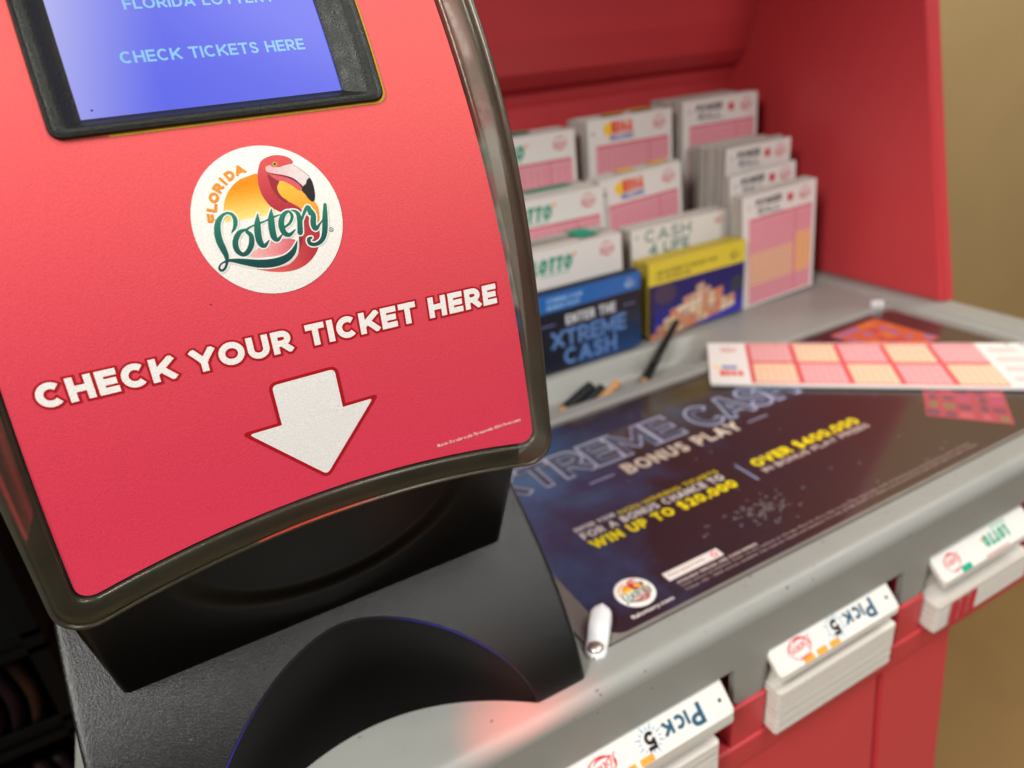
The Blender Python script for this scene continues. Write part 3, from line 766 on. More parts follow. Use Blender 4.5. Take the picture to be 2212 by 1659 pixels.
# scratch tickets pictured on the poster
def tick(cx, cy, w, h, rot, base, cols, seed):
    rnd = random.Random(seed)
    c, sn = cos(rot), sin(rot); T = lambda u, v: (cx + u * c - v * sn, cy + u * sn + v * c)
    s.poly([T(-w / 2, -h / 2), T(w / 2, -h / 2), T(w / 2, h / 2), T(-w / 2, h / 2)], base, 2)
    n = 0
    for i in range(6):
        for j in range(5):
            u = -w / 2 + w * (i + 0.2) / 6; v = -h / 2 + h * (j + 0.2) / 5; n += 1
            uu = u + w / 6 * rnd.uniform(.5, .8); vv = v + h / 5 * rnd.uniform(.4, .8)
            s.poly([T(u, v), T(uu, v), T(uu, vv), T(u, vv)], rnd.choice(cols), 3)
    for i in range(9):
        u = w / 2 - 0.003 - i * 0.0018
        if base[2] > 60: s.poly([T(u, -h / 2 + .002), T(u + .0008, -h / 2 + .002), T(u + .0008, -h / 2 + .011), T(u, -h / 2 + .011)], (60, 20, 40), 4)
tick(0.545, 0.366, 0.062, 0.062, radians(2), (200, 92, 54), [(206, 120, 60), (176, 70, 70), (196, 96, 48), (140, 110, 160)], 3)
tick(0.492, 0.262, 0.075, 0.052, radians(38), (172, 58, 80), [(190, 84, 100), (196, 124, 76), (110, 56, 84), (110, 116, 76), (180, 66, 110)], 4)
tick(0.525, 0.292, 0.06, 0.05, radians(75), (50, 84, 140), [(70, 110, 170), (40, 60, 110), (120, 150, 190)], 5)
s.rect(0.570, 0.215, 0.601, 0.30, (44, 60, 96), 1.5)
rq = random.Random(9)
for k in range(95):     # little scuff rings in the clear sheet
    if k < 60: x = rq.gauss(0.272, 0.016); y = rq.gauss(0.246, 0.0065)
    else: x = rq.uniform(0.17, 0.50); y = rq.uniform(0.222, 0.34)
    r0 = rq.uniform(0.0007, 0.0014); a0 = rq.uniform(0, 6.28)
    s.stroke([(x + r0 * 1.2 * cos(a0 + q * 0.7), y + r0 * sin(a0 + q * 0.7), 0.00035) for q in range(rq.randint(3, 7))], (150, 148, 152), 6, 0, 1)
art = s.build('poster_lettering', plane_map((0, 0, -0.00025), (1, 0, 0), (0, 1, 0)), None, PO)
art.data.materials.append(mat_print('poster_ink', 0.4, 0.4, coat=1.0, coatr=0.09))
b = bmesh.new()
outer = rrect(0.1315, 0.2095, 0.6105, 0.4085, 0.007); inner = rrect(PX0 - 0.0003, PY0 - 0.0003, PX1 + 0.0003, PY1 + 0.0003, 0.009)
vo = [b.verts.new((x, y, 0.0001)) for x, y in outer]; vi = [b.verts.new((x, y, 0.0001)) for x, y in inner]
for i in range(len(vo)): b.faces.new((vo[i], vo[(i + 1) % len(vo)], vi[(i + 1) % len(vo)], vi[i]))
r_ = bmesh.ops.extrude_face_region(b, geom=b.faces[:])
for v in r_['geom']:
    if isinstance(v, bmesh.types.BMVert): v.co.z -= 0.0012
cm = mat_basic('clear_sheet_margin', (0.20, 0.18, 0.165), 0.12, 0.6, 0.15, 150, 0.2, 60)
from_bm('clear_sheet_margin', b, cm, PO)

# ================================================================== TICKET CHECKER
TK = empty('ticket_checker', (0.03, 0.25, 0.0))
tag(TK, 'black desktop ticket checker with coral face plate and lit blue screen on the counter', 'ticket checker')
G3 = (13.02942527, -5.87607694, 0.91262582, 0.15202905)
def Gy(z): return ((G3[0] * z + G3[1]) * z + G3[2]) * z + G3[3]
ZT = []; _s = 0; N_ = 900
pz = 0.05; py = Gy(pz)
for i in range(N_ + 1):
    z = 0.05 + 0.30 * i / N_; y = Gy(z); _s += math.hypot(z - pz, y - py); ZT.append([_s, z, y]); pz, py = z, y
s120 = [r[0] for r in ZT if r[1] >= 0.12 - 1e-9][0]
for r in ZT: r[0] -= s120
def face_pt(u, sv, h=0.0):
    # sv arc length above z = .12, h height above the face towards the customer
    k = (sv - ZT[0][0]) / (ZT[-1][0] - ZT[0][0]) * N_
    lo, hi = 0, N_
    while hi - lo > 1:
        m_ = (lo + hi) // 2
        if ZT[m_][0] <= sv: lo = m_
        else: hi = m_
    a, c = ZT[lo], ZT[hi]; t = (sv - a[0]) / (c[0] - a[0]); z = a[1] + (c[1] - a[1]) * t; y = a[2] + (c[2] - a[2]) * t
    dy, dz = c[2] - a[2], c[1] - a[1]; l = math.hypot(dy, dz)
    return Vector((u, y - dz / l * h, z + dy / l * h))
STOP = 0.196
CX = 0.0305
def st_hw(sv): return 0.0742 - 0.0062 * sstep(0.0, 0.16, sv) * 1.0
def bottom_arch(u, c, e): # c at the centre, e at the sides
    t = (u - CX) / 0.083; return c + (e - c) * min(abs(t), 1.05) ** 2
def loop_pts(hwf, bc, be, r, top=STOP):
    """outline: starts at top left, down, corner, along the bottom, up the right side"""
    o = []
    nS, nC, nB = 26, 9, 30
    sb = be
    for i in range(nS):
        sv = top + (sb + r - top) * i / nS; o.append((CX - hwf(sv), sv))
    xl = CX - hwf(sb)
    for i in range(nC):
        a = pi + pi / 2 * i / nC; o.append((xl + r + r * cos(a), bottom_arch(xl + r + r * cos(a), bc, be) + r + r * sin(a)))
    xa = xl + r; xb = CX + hwf(sb) - r
    for i in range(nB + 1):
        x = xa + (xb - xa) * i / nB; o.append((x, bottom_arch(x, bc, be)))
    for i in range(1, nC + 1):
        a = -pi / 2 + pi / 2 * i / nC; x = xb + r * cos(a); o.append((x, bottom_arch(x, bc, be) + r + r * sin(a)))
    for i in range(1, nS + 1):
        sv = sb + r + (top - sb - r) * i / nS; o.append((CX + hwf(sv), sv))
    return o
OUT = loop_pts(lambda s_: 0.0826, 0.0068, -0.0045, 0.0125)
INN = loop_pts(lambda s_: st_hw(s_) + 0.0006, 0.0169, 0.0056, 0.0062)
prof = [(0.0, -0.0150), (0.0, -0.0060), (0.0, -0.0034), (0.025, -0.0018), (0.06, -0.0008), (0.10, -0.0001), (0.14, 0.0001), (0.18, -0.0002), (0.21, -0.0007), (0.235, -0.0006), (0.28, 0.0001), (0.34, 0.0006), (0.41, 0.0009), (0.50, 0.0010), (0.62, 0.0010), (0.76, 0.0010), (0.88, 0.0009), (0.94, 0.0007), (0.975, 0.0001), (1.0, -0.0022), (1.04, -0.0024)]
rows = []
for t, h in prof:
    rows.append([face_pt(a[0] + (c[0] - a[0]) * t, a[1] + (c[1] - a[1]) * t, h) for a, c in zip(OUT, INN)])
bez = from_bm('bezel', gridbm(rows), M_bezel, TK, smooth=True)

# printed face plate, with the screen opening left out
FX0, FX1, FS0 = -0.0130, 0.0736, 0.1297      # outer frame
def st_bot(u):
    r = 0.0056; hw = st_hw(0.012); d = hw - abs(u - CX)
    v = bottom_arch(u, 0.0175, 0.0062)
    if d < r: v += r - sqrt(max(r * r - (r - max(d, 0)) ** 2, 0))
    return v
cols = sorted([CX + st_hw(0.012) * sin(pi / 2 * k) for k in [i / 22 for i in range(-22, 23)]] + [CX + q * (st_hw(.012) - d) for q in (-1, 1) for d in (0.0002, 0.0006, 0.0012, 0.002, 0.003, 0.0045)] + [FX0 + 0.001, FX1 - 0.001])
rowsS = [0.0] * 20 + [0.045 + 0.002 * i for i in range(43)] + [FS0 + 0.001] + [0.1325 + 0.002 * i for i in range(32)]
def st_col(u, v):
    a = (220, 86, 84); c = (226, 60, 88)
    t = (v - 0.02) / 0.12 + (u - CX) * 1.5
    base = lerp3(c, a, t)
    return base
def col_x(u, v):
    hw0, hw = st_hw(0.012), st_hw(v)
    if u > FX1: return FX1 + (u - FX1) * (CX + hw - FX1) / (CX + hw0 - FX1)
    if u < FX0: return FX0 + (u - FX0) * (CX - hw - FX0) / (CX - hw0 - FX0)
    return u
s = Sheet(); vs = []; fs = []
nc = len(cols)
for j, r0 in enumerate(rowsS):
    for u in cols:
        if j < 20: v = st_bot(u) + (0.045 - st_bot(u)) * j / 20
        else: v = r0
        uu = col_x(u, v)
        vs.append((uu, v))
for j in range(len(rowsS) - 1):
    for i in range(nc - 1):
        if j >= 63 and cols[i] >= FX0 + 0.0009 and cols[i + 1] <= FX1 - 0.0009: continue
        fs.append((j * nc + i, j * nc + i + 1, (j + 1) * nc + i + 1, (j + 1) * nc + i))
s.faces(vs, fs, st_col, -10)
cuts = [0.012 + 0.002 * i for i in range(80)]
d = Sheet()
# yellow misregistered edge round the screen frame
yl = [(0.0, FS0 - 0.0006)] + [(FX1 + 0.0006 - 0.003 + 0.003 * cos(radians(a)), FS0 - 0.0006 + 0.003 + 0.003 * sin(radians(a))) for a in range(-90, 1, 15)] + [(FX1 + 0.0006, STOP), (FX1 - 0.0008, STOP), (FX1 - 0.0008, FS0 + 0.0035), (FX1 - 0.0035, FS0 + 0.0008), (0.0, FS0 + 0.0008)]
d.poly(yl, (226, 190, 40), 2)
d.poly([(FX0 + 0.003, FS0 - 0.0001), (0.01, FS0 - 0.0005), (0.01, FS0 + 0.0008), (FX0 + 0.003, FS0 + 0.0008)], (216, 150, 50), 1.5)
rt = radians(-1.35)
OUTL = (176, 14, 26)
d.text('CHECK YOUR TICKET HERE', -0.0347, 0.0664, 0.1314, 0.0066, OUTL, 2, rt, 0.031, grow=0.058)
d.text('CHECK YOUR TICKET HERE', -0.0347, 0.0664, 0.1314, 0.0066, (246, 242, 238), 4, rt, 0.031)
def arrow(g):
    P = [(0.0213, 0.0562), (0.0400, 0.0562), (0.0400, 0.0434), (0.0497, 0.0434), (0.0308, 0.0228), (0.0117, 0.0434), (0.0213, 0.0434)]
    r = [0.0016, 0.0016, 0.0003, 0.0013, 0.0016, 0.0013, 0.0003]
    n = len(P); ofs = []
    for i in range(n):   # offset outward
        p, q, w = Vector(P[i - 1]), Vector(P[i]), Vector(P[(i + 1) % n])
        d1 = (q - p).normalized(); d2 = (w - q).normalized(); n1 = Vector((-d1.y, d1.x)); n2 = Vector((-d2.y, d2.x))
        bi = (n1 + n2).normalized(); ofs.append(q + bi * g / max(bi.dot(n1), 0.3))
    o = []
    for i in range(n):
        p, q, w = ofs[i - 1], ofs[i], ofs[(i + 1) % n]; rr = r[i] + (g if r[i] > 0.001 else 0)
        a = q + (p - q).normalized() * rr; c = q + (w - q).normalized() * rr
        for k in range(6):
            t = k / 5; o.append(tuple((1 - t) ** 2 * a + 2 * t * (1 - t) * q + t * t * c))
    return o
d.poly(arrow(0.0010), OUTL, 2); d.poly(arrow(0.0), (240, 238, 236), 4)
d.text('Must be 18 or older to play. Play responsibly. ©2016 Florida Lottery', 0.0682, 0.0187, 0.0322, 0.0016, (255, 224, 218), 2, radians(-1.0), 0.012)
for mx, my, mr in ((0.0115, 0.0832, 0.00022), (0.081, 0.0905, 0.0001), (-0.022, 0.104, 0.00012), (0.066, 0.0475, 0.0001), (0.045, 0.1215, 0.0001), (-0.010, 0.045, 0.0001)):
    d.disc(mx, my, mr, mr * 0.8, (120, 24, 34), 2, 8)
d.add(place(EMB, LC[0], LC[1], LR), 1)
s.add(d)
plate = s.build('face_plate', face_pt, P_vinyl, TK, cuts=cuts)

# screen frame: raised lip then slope down to the screen
SX0, SX1, SS0 = -0.0052, 0.0630, 0.1354
def rect_loop(t, h):
    """t=0 outer frame, 1 screen edge"""
    x0 = FX0 + (SX0 - FX0) * t; x1 = FX1 + (SX1 - FX1) * t; y0 = FS0 + (SS0 - FS0) * t; r = 0.0028 * (1 - t) ** 2 + 0.0001
    o = [(x0, STOP - (STOP - y0 - r) * i / 14) for i in range(14)]
    for i in range(6): a = pi + pi / 2 * i / 5; o.append((x0 + r + r * cos(a), y0 + r + r * sin(a)))
    o += [(x0 + r + (x1 - x0 - 2 * r) * i / 10, y0) for i in range(1, 10)]
    for i in range(6): a = -pi / 2 + pi / 2 * i / 5; o.append((x1 - r + r * cos(a), y0 + r + r * sin(a)))
    o += [(x1, y0 + r + (STOP - y0 - r) * i / 14) for i in range(1, 15)]
    return [face_pt(u, v, h) for u, v in o]
fp = [(0, -0.0012), (0.0, 0.0004), (0.02, 0.0009), (0.06, 0.0012), (0.12, 0.0010), (0.16, 0.0007), (0.22, 0.0008), (0.34, 0.0009), (0.46, 0.0005), (0.60, -0.0006), (0.75, -0.0020), (0.90, -0.0030), (1.0, -0.0034), (1.0, -0.0048)]
fr = from_bm('screen_frame', gridbm([rect_loop(t, h) for t, h in fp]), M_frame, TK, smooth=True)
m = fr.modifiers.new('es', 'EDGE_SPLIT'); m.split_angle = radians(40)
s = Sheet()
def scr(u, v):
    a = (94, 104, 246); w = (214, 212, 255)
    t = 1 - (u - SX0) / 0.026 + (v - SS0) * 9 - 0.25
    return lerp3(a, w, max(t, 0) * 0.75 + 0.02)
n = 16; vs = []; fs = []
for j in range(n + 1):
    for i in range(n + 1): vs.append((SX0 - 0.001 + (SX1 - SX0 + 0.002) * i / n, SS0 - 0.001 + (STOP - SS0) * j / n))
for j in range(n):
    for i in range(n): fs.append((j * (n + 1) + i, j * (n + 1) + i + 1, (j + 1) * (n + 1) + i + 1, (j + 1) * (n + 1) + i))
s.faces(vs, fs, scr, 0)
CY = (150, 212, 255)
s.text('CHECK TICKETS HERE', 0.0080, 0.1494, 0.0483, 0.0034, CY, 3, radians(-0.6), 0.012, space=1.05)
s.text('FLORIDA LOTTERY', 0.0127, 0.1649, 0.0395, 0.0034, CY, 3, radians(-0.6), 0.012, space=1.05)
s.disc(-0.0021, 0.1378, 0.0003, 0.0003, (20, 20, 120), 3, 8)
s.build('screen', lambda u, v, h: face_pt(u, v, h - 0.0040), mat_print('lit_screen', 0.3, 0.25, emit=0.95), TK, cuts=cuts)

# head housing behind the face
rows = []
for t, back in ((0.03, -0.0026), (0.04, -0.0150), (0.10, -0.0152), (0.14, -0.024), (0.22, -0.045), (0.30, -0.055)):
    rows.append([face_pt(a[0] + (CX - a[0]) * (t - 0.03) * 0.35, a[1] + (0.10 - a[1]) * (t - 0.03) * 0.35, back) for a in INN])
b = gridbm(rows); from_bm('head_housing', b, M_blks, TK, smooth=True)

# base shell: curved slope with an arched finger cut-out
def By(z): return 7.75589483 * z * z + 0.20350494 * z + 0.19799577
BX0, BX1, AX, AR, AH = -0.0680, 0.1200, 0.0265, 0.0680, 0.0534
def arch_z(x):
    d_ = abs(x - AX) / AR
    return AH * (1 - d_ ** 1.75) ** (1 / 1.75) if d_ < 1 else 0.0
ZTOP = 0.088
cx_ = sorted(set([BX0 + 0.0025 * (1 - cos(pi / 2 * i / 4)) for i in range(5)] + [BX0 + 0.004 + (AX - AR - BX0 - 0.006) * i / 4 for i in range(5)] + [AX + AR * sin(pi / 2 * i / 30) for i in range(-30, 31)] +
             [AX + AR + 0.002 + (BX1 - 0.004 - AX - AR - 0.002) * i / 4 for i in range(5)] + [BX1 - 0.0025 * (1 - cos(pi / 2 * i / 4)) for i in range(5)]))
def edge_drop(x):
    q = 0.0
    for e in (x - BX0, BX1 - x):
        if e < 0.0025: q = 0.0025 * (1 - sqrt(max(1 - ((0.0025 - e) / 0.0025) ** 2, 0)))
    return q
rows = []
nz = 26
for j in range(nz + 1):
    row = []
    for x in cx_:
        za = arch_z(x) + 0.0013 * (1 if arch_z(x) > 0 else 0); z = za + (ZTOP - za) * j / nz; y = By(z)
        row.append((x, y + edge_drop(x), z + 0.0019))
    rows.append(row)
# top rolls over to the back
for y, z in ((0.288, 0.094), (0.305, 0.097), (0.33, 0.096), (0.36, 0.090), (0.375, 0.05), (0.378, 0.001)):
    rows.append([(x, y, z - edge_drop(x)) for x in cx_])
base_rows = rows
b = gridbm(rows)
# sides
for ix in (0, -1):
    col_ = [Vector(r[ix]) for r in rows]; pv = None
    for p in col_:
        a1 = b.verts.new(p); a2 = b.verts.new((p.x, p.y, 0.0018))
        if pv: b.faces.new((pv[0], pv[1], a2, a1))
        pv = (a1, a2)
base = from_bm('base', b, M_blk, TK, smooth=True)
m = base.modifiers.new('es', 'EDGE_SPLIT'); m.split_angle = radians(45)
# wall of the cut-out with a rounded rim
ax_ = [AX + AR * sin(pi / 2 * i / 40) for i in range(-40, 41)]
rows = []
for k in range(13):
    row = []
    for x in ax_:
        za = arch_z(x); yu = By(za + 0.0013); zu = za + 0.0032
        dn = 1 - ((x - AX) / AR) ** 2; yl = 0.1985 + 0.0280 * dn; zl = 0.0012
        fall = max(zu - zl, 0)
        if k < 5:       # small rolled edge
            a = pi / 2 * k / 4; q = min(0.0012, fall * 0.3)
            y = yu + q * (sin(a)) * 0.8; z = zu - q * (1 - cos(a)) * 1.2
        else:
            t = (k - 4) / 8; q = min(0.0012, fall * 0.3)
            y0_, z0_ = yu + q * 0.8, zu - q * 1.2
            z = z0_ + (zl - z0_) * t; y = y0_ + (yl - y0_) * t + 0.006 * dn * sin(pi * t)
        row.append((x, y, z))
    rows.append(row)
from_bm('finger_recess', gridbm(rows), M_blks, TK, smooth=True)

# neck between base and head, with a round dished front
NX0, NX1 = -0.0515, 0.1033
rows = []
xsn = sorted([NX0 + 0.003 * (1 - cos(pi / 2 * i / 5)) for i in range(6)] + [NX0 + 0.004 + (NX1 - NX0 - 0.008) * i / 70 for i in range(71)] + [NX1 - 0.003 * (1 - cos(pi / 2 * i / 5)) for i in range(6)])
def neck(x, t):
    z = 0.0600 + 0.085 * t; y = 0.2372 - 0.0235 * min(t / 0.6, 1.3)
    e = min(x - NX0, NX1 - x)
    if e < 0.003: y += 0.003 * (1 - sqrt(max(1 - ((0.003 - e) / 0.003) ** 2, 0)))
    r = math.hypot((x - 0.029), (z - 0.125) * 1.15); y += 0.0030 * (1 - sstep(0.0475, 0.0535, r))
    return (x, y, z)
rows = [[(x, 0.2374 + (neck(x, 0)[1] - 0.2372), 0.056) for x in xsn]] + [[neck(x, j / 44) for x in xsn] for j in range(45)]
b = gridbm(rows)
for ix in (0, -1):
    pv = None
    for r in rows:
        p = Vector(r[ix]); a1 = b.verts.new(p); a2 = b.verts.new((p.x, 0.30, p.z))
        if pv: b.faces.new((pv[0], pv[1], a2, a1))
        pv = (a1, a2)
from_bm('neck', b, M_blks, TK, smooth=True)
# scanner lamp strip under the head
def mat_emit(name, col, st):
    m = bpy.data.materials.new(name); m.use_nodes = True; b = m.node_tree.nodes['Principled BSDF']
    b.inputs['Base Color'].default_value = col + (1,); b.inputs['Emission Color'].default_value = col + (1,); b.inputs['Emission Strength'].default_value = st; return m
rows = []
for k in range(2):
    row = []
    for i in range(21):
        u = 0.006 + 0.040 * i / 20; w = sin(pi * i / 20) * 0.0007 + 0.0001
        p = face_pt(u, bottom_arch(u, 0.0068, -0.0045) - 0.0002, -0.0045 - (w if k else 0)); row.append((p.x, p.y, p.z - 0.0001))
    rows.append(row)
b = gridbm(rows); r_ = bmesh.ops.extrude_face_region(b, geom=b.faces[:])
for v in r_['geom']:
    if isinstance(v, bmesh.types.BMVert): v.co.z -= 0.0006
from_bm('scanner_lamp', b, mat_emit('red_lamp', (1.0, 0.05, 0.02), 7), TK)
l = area('scanner_glow', (0.052, 0.204, 0.116), (0.088, 0.192, 0.0), 0.014, 0.012, (1, 0.06, 0.04), 0.006); l.data.spread = radians(34)
# emissive blue strip on the finger recess rim, intensity varied along its length
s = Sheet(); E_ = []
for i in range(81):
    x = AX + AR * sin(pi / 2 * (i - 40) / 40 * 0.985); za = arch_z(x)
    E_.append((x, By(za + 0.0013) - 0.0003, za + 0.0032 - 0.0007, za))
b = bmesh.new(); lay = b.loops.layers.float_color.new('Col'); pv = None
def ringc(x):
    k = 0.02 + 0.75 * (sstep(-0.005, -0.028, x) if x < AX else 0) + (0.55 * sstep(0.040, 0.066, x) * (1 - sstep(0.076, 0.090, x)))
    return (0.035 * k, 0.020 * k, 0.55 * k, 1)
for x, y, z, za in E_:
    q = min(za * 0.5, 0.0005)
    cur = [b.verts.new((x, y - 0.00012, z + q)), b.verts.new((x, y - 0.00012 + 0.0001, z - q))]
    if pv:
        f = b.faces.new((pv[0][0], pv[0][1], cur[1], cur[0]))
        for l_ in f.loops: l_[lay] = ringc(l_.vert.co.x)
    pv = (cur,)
from_bm('blue_ring', b, mat_print('blue_ring_emissive', 0.3, 0.3, emit=0.8), TK, recalc=False)

# ================================================================== PLAY SLIPS
PINKB = (228, 158, 170); PEACH = (232, 188, 154); LGR = (28, 150, 120)
PAPER = (230, 225, 221)
def grid_block(s, x0, y0, x1, y1, L=2, cells=(), edge=(214, 74, 96), base=PINKB):
    s.rect(x0, y0, x1, y1, edge, L); t = 0.0009; s.rect(x0 + t, y0 + t, x1 - t, y1 - t, base, L + 1)
    for (a, b_, c, d_, col) in cells: s.rect(x0 + (x1 - x0) * a, y0 + (y1 - y0) * b_, x0 + (x1 - x0) * c, y0 + (y1 - y0) * d_, col, L + 2)
    s.rect(x0, y1 - 0.0022, x1, y1, lerp3(edge, base, 0.3), L + 3)
    n = 12
    for i in range(1, n):
        u = x0 + (x1 - x0) * i / n
        for j in range(1, int((y1 - y0) / 0.0045)):
            v = y0 + j * 0.0045; s.rect(u - 0.0014, v - 0.0007, u + 0.0014, v + 0.0007, lerp3(edge, base, 0.30), L + 3)
    u = x0 + (x1 - x0) * 0.72; s.rect(u, y0, u + 0.0008, y1, edge, L + 4)
def head_power(s, w, H):
    s.disc(w * 0.09, H - 0.011, 0.0016, 0.0016, (150, 140, 140), 2, 14); s.disc(w * 0.09, H - 0.011, 0.0009, 0.0009, PAPER, 3, 12)
    s.text('POWER', w * 0.17, H - 0.0120, w * 0.34, 0.0070, (70, 64, 70), 2, 0, 0.03, 0.2); s.text('BALL', w * 0.20, H - 0.0195, w * 0.30, 0.0060, (90, 84, 90), 2, 0, 0.02, 0.2); s.disc(w * 0.635, H - 0.011, 0.0042, 0.0042, (205, 60, 70), 2, 18)
    s.rect(w * 0.24, H - 0.0222, w * 0.56, H - 0.0214, (160, 160, 165), 2)
def head_mega(s, w, H):
    s.disc(w * 0.06, H - 0.013, 0.0016, 0.0016, (150, 140, 140), 2, 14)
    s.disc(w * 0.24, H - 0.011, 0.0062, 0.0062, (248, 204, 70), 2, 20)
    s.text('MEGA', w * 0.27, H - 0.0155, w * 0.25, 0.0115, (226, 92, 60), 3, 0, 0.04); s.text('MILLIONS', w * 0.25, H - 0.0215, w * 0.28, 0.0050, (90, 96, 176), 3, 0.0, 0.03)
def head_lotto(s, w, H):
    s.text('LOTTO', w * 0.06, H - 0.0200, w * 0.40, 0.0125, LGR, 2, 0, 0.03, 0.2); s.disc(w * 0.50, H - 0.0085, 0.0018, 0.0018, (240, 150, 60), 2, 12)
    s.rect(w * 0.14, H - 0.0225, w * 0.44, H - 0.0213, (120, 190, 170), 2)
def head_cash(s, w, H):
    s.disc(w * 0.06, H - 0.008, 0.0014, 0.0014, (150, 140, 140), 2, 12)
    s.text('CASH', w * 0.13, H - 0.0145, w * 0.46, 0.0115, (136, 160, 154), 2, 0, 0.02); s.text('4 LIFE', w * 0.17, H - 0.0270, w * 0.40, 0.0105, (110, 140, 138), 2, 0, 0.02)
    s.add(place(REMB, w * 0.88, H - 0.008, 0.005), 2)

def slab_stack(x0, x1, y0, z0, z1, thick, lean, n=7, seed=0, bev=0.0004, dtop=0.0):
    """standing pile of slips: several packs, each slightly out of line"""
    rnd = random.Random(seed); b = None; t = thick / n
    for i in range(n):
        a = y0 + i * t; dx = rnd.uniform(-0.0012, 0.0012); dz = rnd.uniform(-0.0015, 0.0015) + dtop * i if i else 0
        q = box_bm(x0 + (dx if i else 0), x1 + (dx if i else 0), a + 0.00012, a + t - 0.00012, z0, z1 + dz, bev, 1)
        for v in q.verts: v.co.y += (v.co.z - z0) * lean
        b = q if b is None else join_bm(b, q)
    return b
def standing(name, x0, x1, y0, z1, thick, head, label, group, lean=0.03, z0=0.003, tilt=0.0, block=True, seed=1, cells=(), n=7, logo=True, cat='play slips', topcol=None, blk=0.0245, dtop=0.0):
    w = x1 - x0; H = z1 - z0
    R = empty(name, (x0 + w / 2, y0 + thick / 2, z0)); tag(R, label, cat, group)
    b = slab_stack(x0, x1, y0, z0, z1, thick, lean, n, seed, dtop=dtop)
    pk = from_bm('paper_pack', b, M_pgv, R)
    s = Sheet(); s.rect(0.0004, 0.0004, w - 0.0004, H - 0.0004, PAPER, 1)
    head(s, w, H)
    if logo: s.add(place(REMB, w * 0.84, H - 0.0105, 0.0072, 0.0075), 2)
    if block: grid_block(s, w * 0.09, 0.003, w * 0.95, H - blk, 2, cells)
    s.build('printed_front', plane_map((x0, y0 - 0.0001, z0), (1, 0, 0), (0, lean, 1)), P_paper, R)
    if topcol:
        t = Sheet()
        for (a, c, f0, f1, col) in topcol: t.rect(w * a, thick * f0, w * c, thick * f1, col, 2)
        t.build('edge_print', plane_map((x0, y0 + H * lean, z1 + 0.0018), (1, 0, 0), (0, 1, dtop * n / thick if thick else 0)), P_paper, R)
    if tilt:
        R.rotation_euler = (0, tilt, 0)
    return R
GB = 'stacks of play slips standing in the back rack'
# back rack steps hidden under the slips (grey divider shelf)
b = None
for (xa, xb_, ya, yb, zt) in ((0.10, 0.635, 0.618, 0.655, 0.055),):
    b = box_bm(xa, xb_, ya, yb, 0.0, zt, 0.001)
from_bm('rack_step', b, M_red, K)
standing('play_slip_stack', 0.275, 0.3795, 0.585, 0.1830, 0.030, head_lotto, 'rearmost stack of green-lettered slips, directly beside the checker face edge', GB, seed=1, topcol=[(0.3, 0.62, 0.3, 0.9, LGR)])
standing('play_slip_stack', 0.272, 0.3775, 0.540, 0.1370, 0.042, head_lotto, 'middle green-lettered slip stack, with green marks across its top edge', GB, seed=2, topcol=[(0.35, 0.8, 0.4, 0.75, LGR)], cells=((0, 0.0, 0.35, 0.9, PEACH),))
standing('play_slip_stack', 0.268, 0.3665, 0.500, 0.1030, 0.037, head_lotto, 'front green-lettered slip stack, just behind the dark blue booklet holder', GB, seed=3, block=False, topcol=[(0.62, 0.82, 0.2, 0.95, LGR)])
standing('play_slip_stack', 0.3935, 0.4950, 0.585, 0.1880, 0.034, head_mega, 'rear slip stack with red and yellow mark, tallest of the middle column', GB, seed=4, topcol=[(0.25, 0.5, 0.1, 0.5, (240, 190, 80)), (0.6, 0.85, 0.3, 0.7, (240, 190, 80))])
standing('play_slip_stack', 0.383, 0.4780, 0.545, 0.1420, 0.020, head_mega, 'leaning slip stack with red and yellow mark in the middle column', GB, seed=5, tilt=-0.05, n=5, topcol=[(0.3, 0.5, 0.3, 0.9, (240, 190, 80)), (0.7, 0.9, 0.3, 0.9, (240, 190, 80))])
standing('play_slip_stack', 0.385, 0.5040, 0.512, 0.0985, 0.020, head_cash, 'slip stack with pale grey-green lettering behind the yellow topped booklets', GB, seed=6, block=False, n=4, logo=False)
REMBX = None
standing('play_slip_stack', 0.508, 0.6100, 0.585, 0.1915, 0.050, head_power, 'tallest black-lettered slip stack, in the far right back corner', GB, seed=7, n=9)
standing('play_slip_stack', 0.5137, 0.6010, 0.530, 0.1500, 0.050, head_power, 'thick black-lettered slip stack showing brown page edges on its left', GB, seed=8, n=14, block=False, topcol=None)
standing('play_slip_stack', 0.5060, 0.5945, 0.513, 0.1290, 0.008, head_power, 'thin black-lettered slips leaning behind the front right stack', GB, seed=9, tilt=-0.03, n=3, block=False)
standing('play_slip_stack', 0.5010, 0.5985, 0.490, 0.1130, 0.014, head_power, 'front right black-lettered slips with full pink and peach grid in view', GB, seed=10, n=3,
         cells=((0.02, 0.22, 0.70, 0.60, PEACH), (0.74, 0.22, 0.98, 0.70, (240, 186, 130))), tilt=-0.035, blk=0.0225)

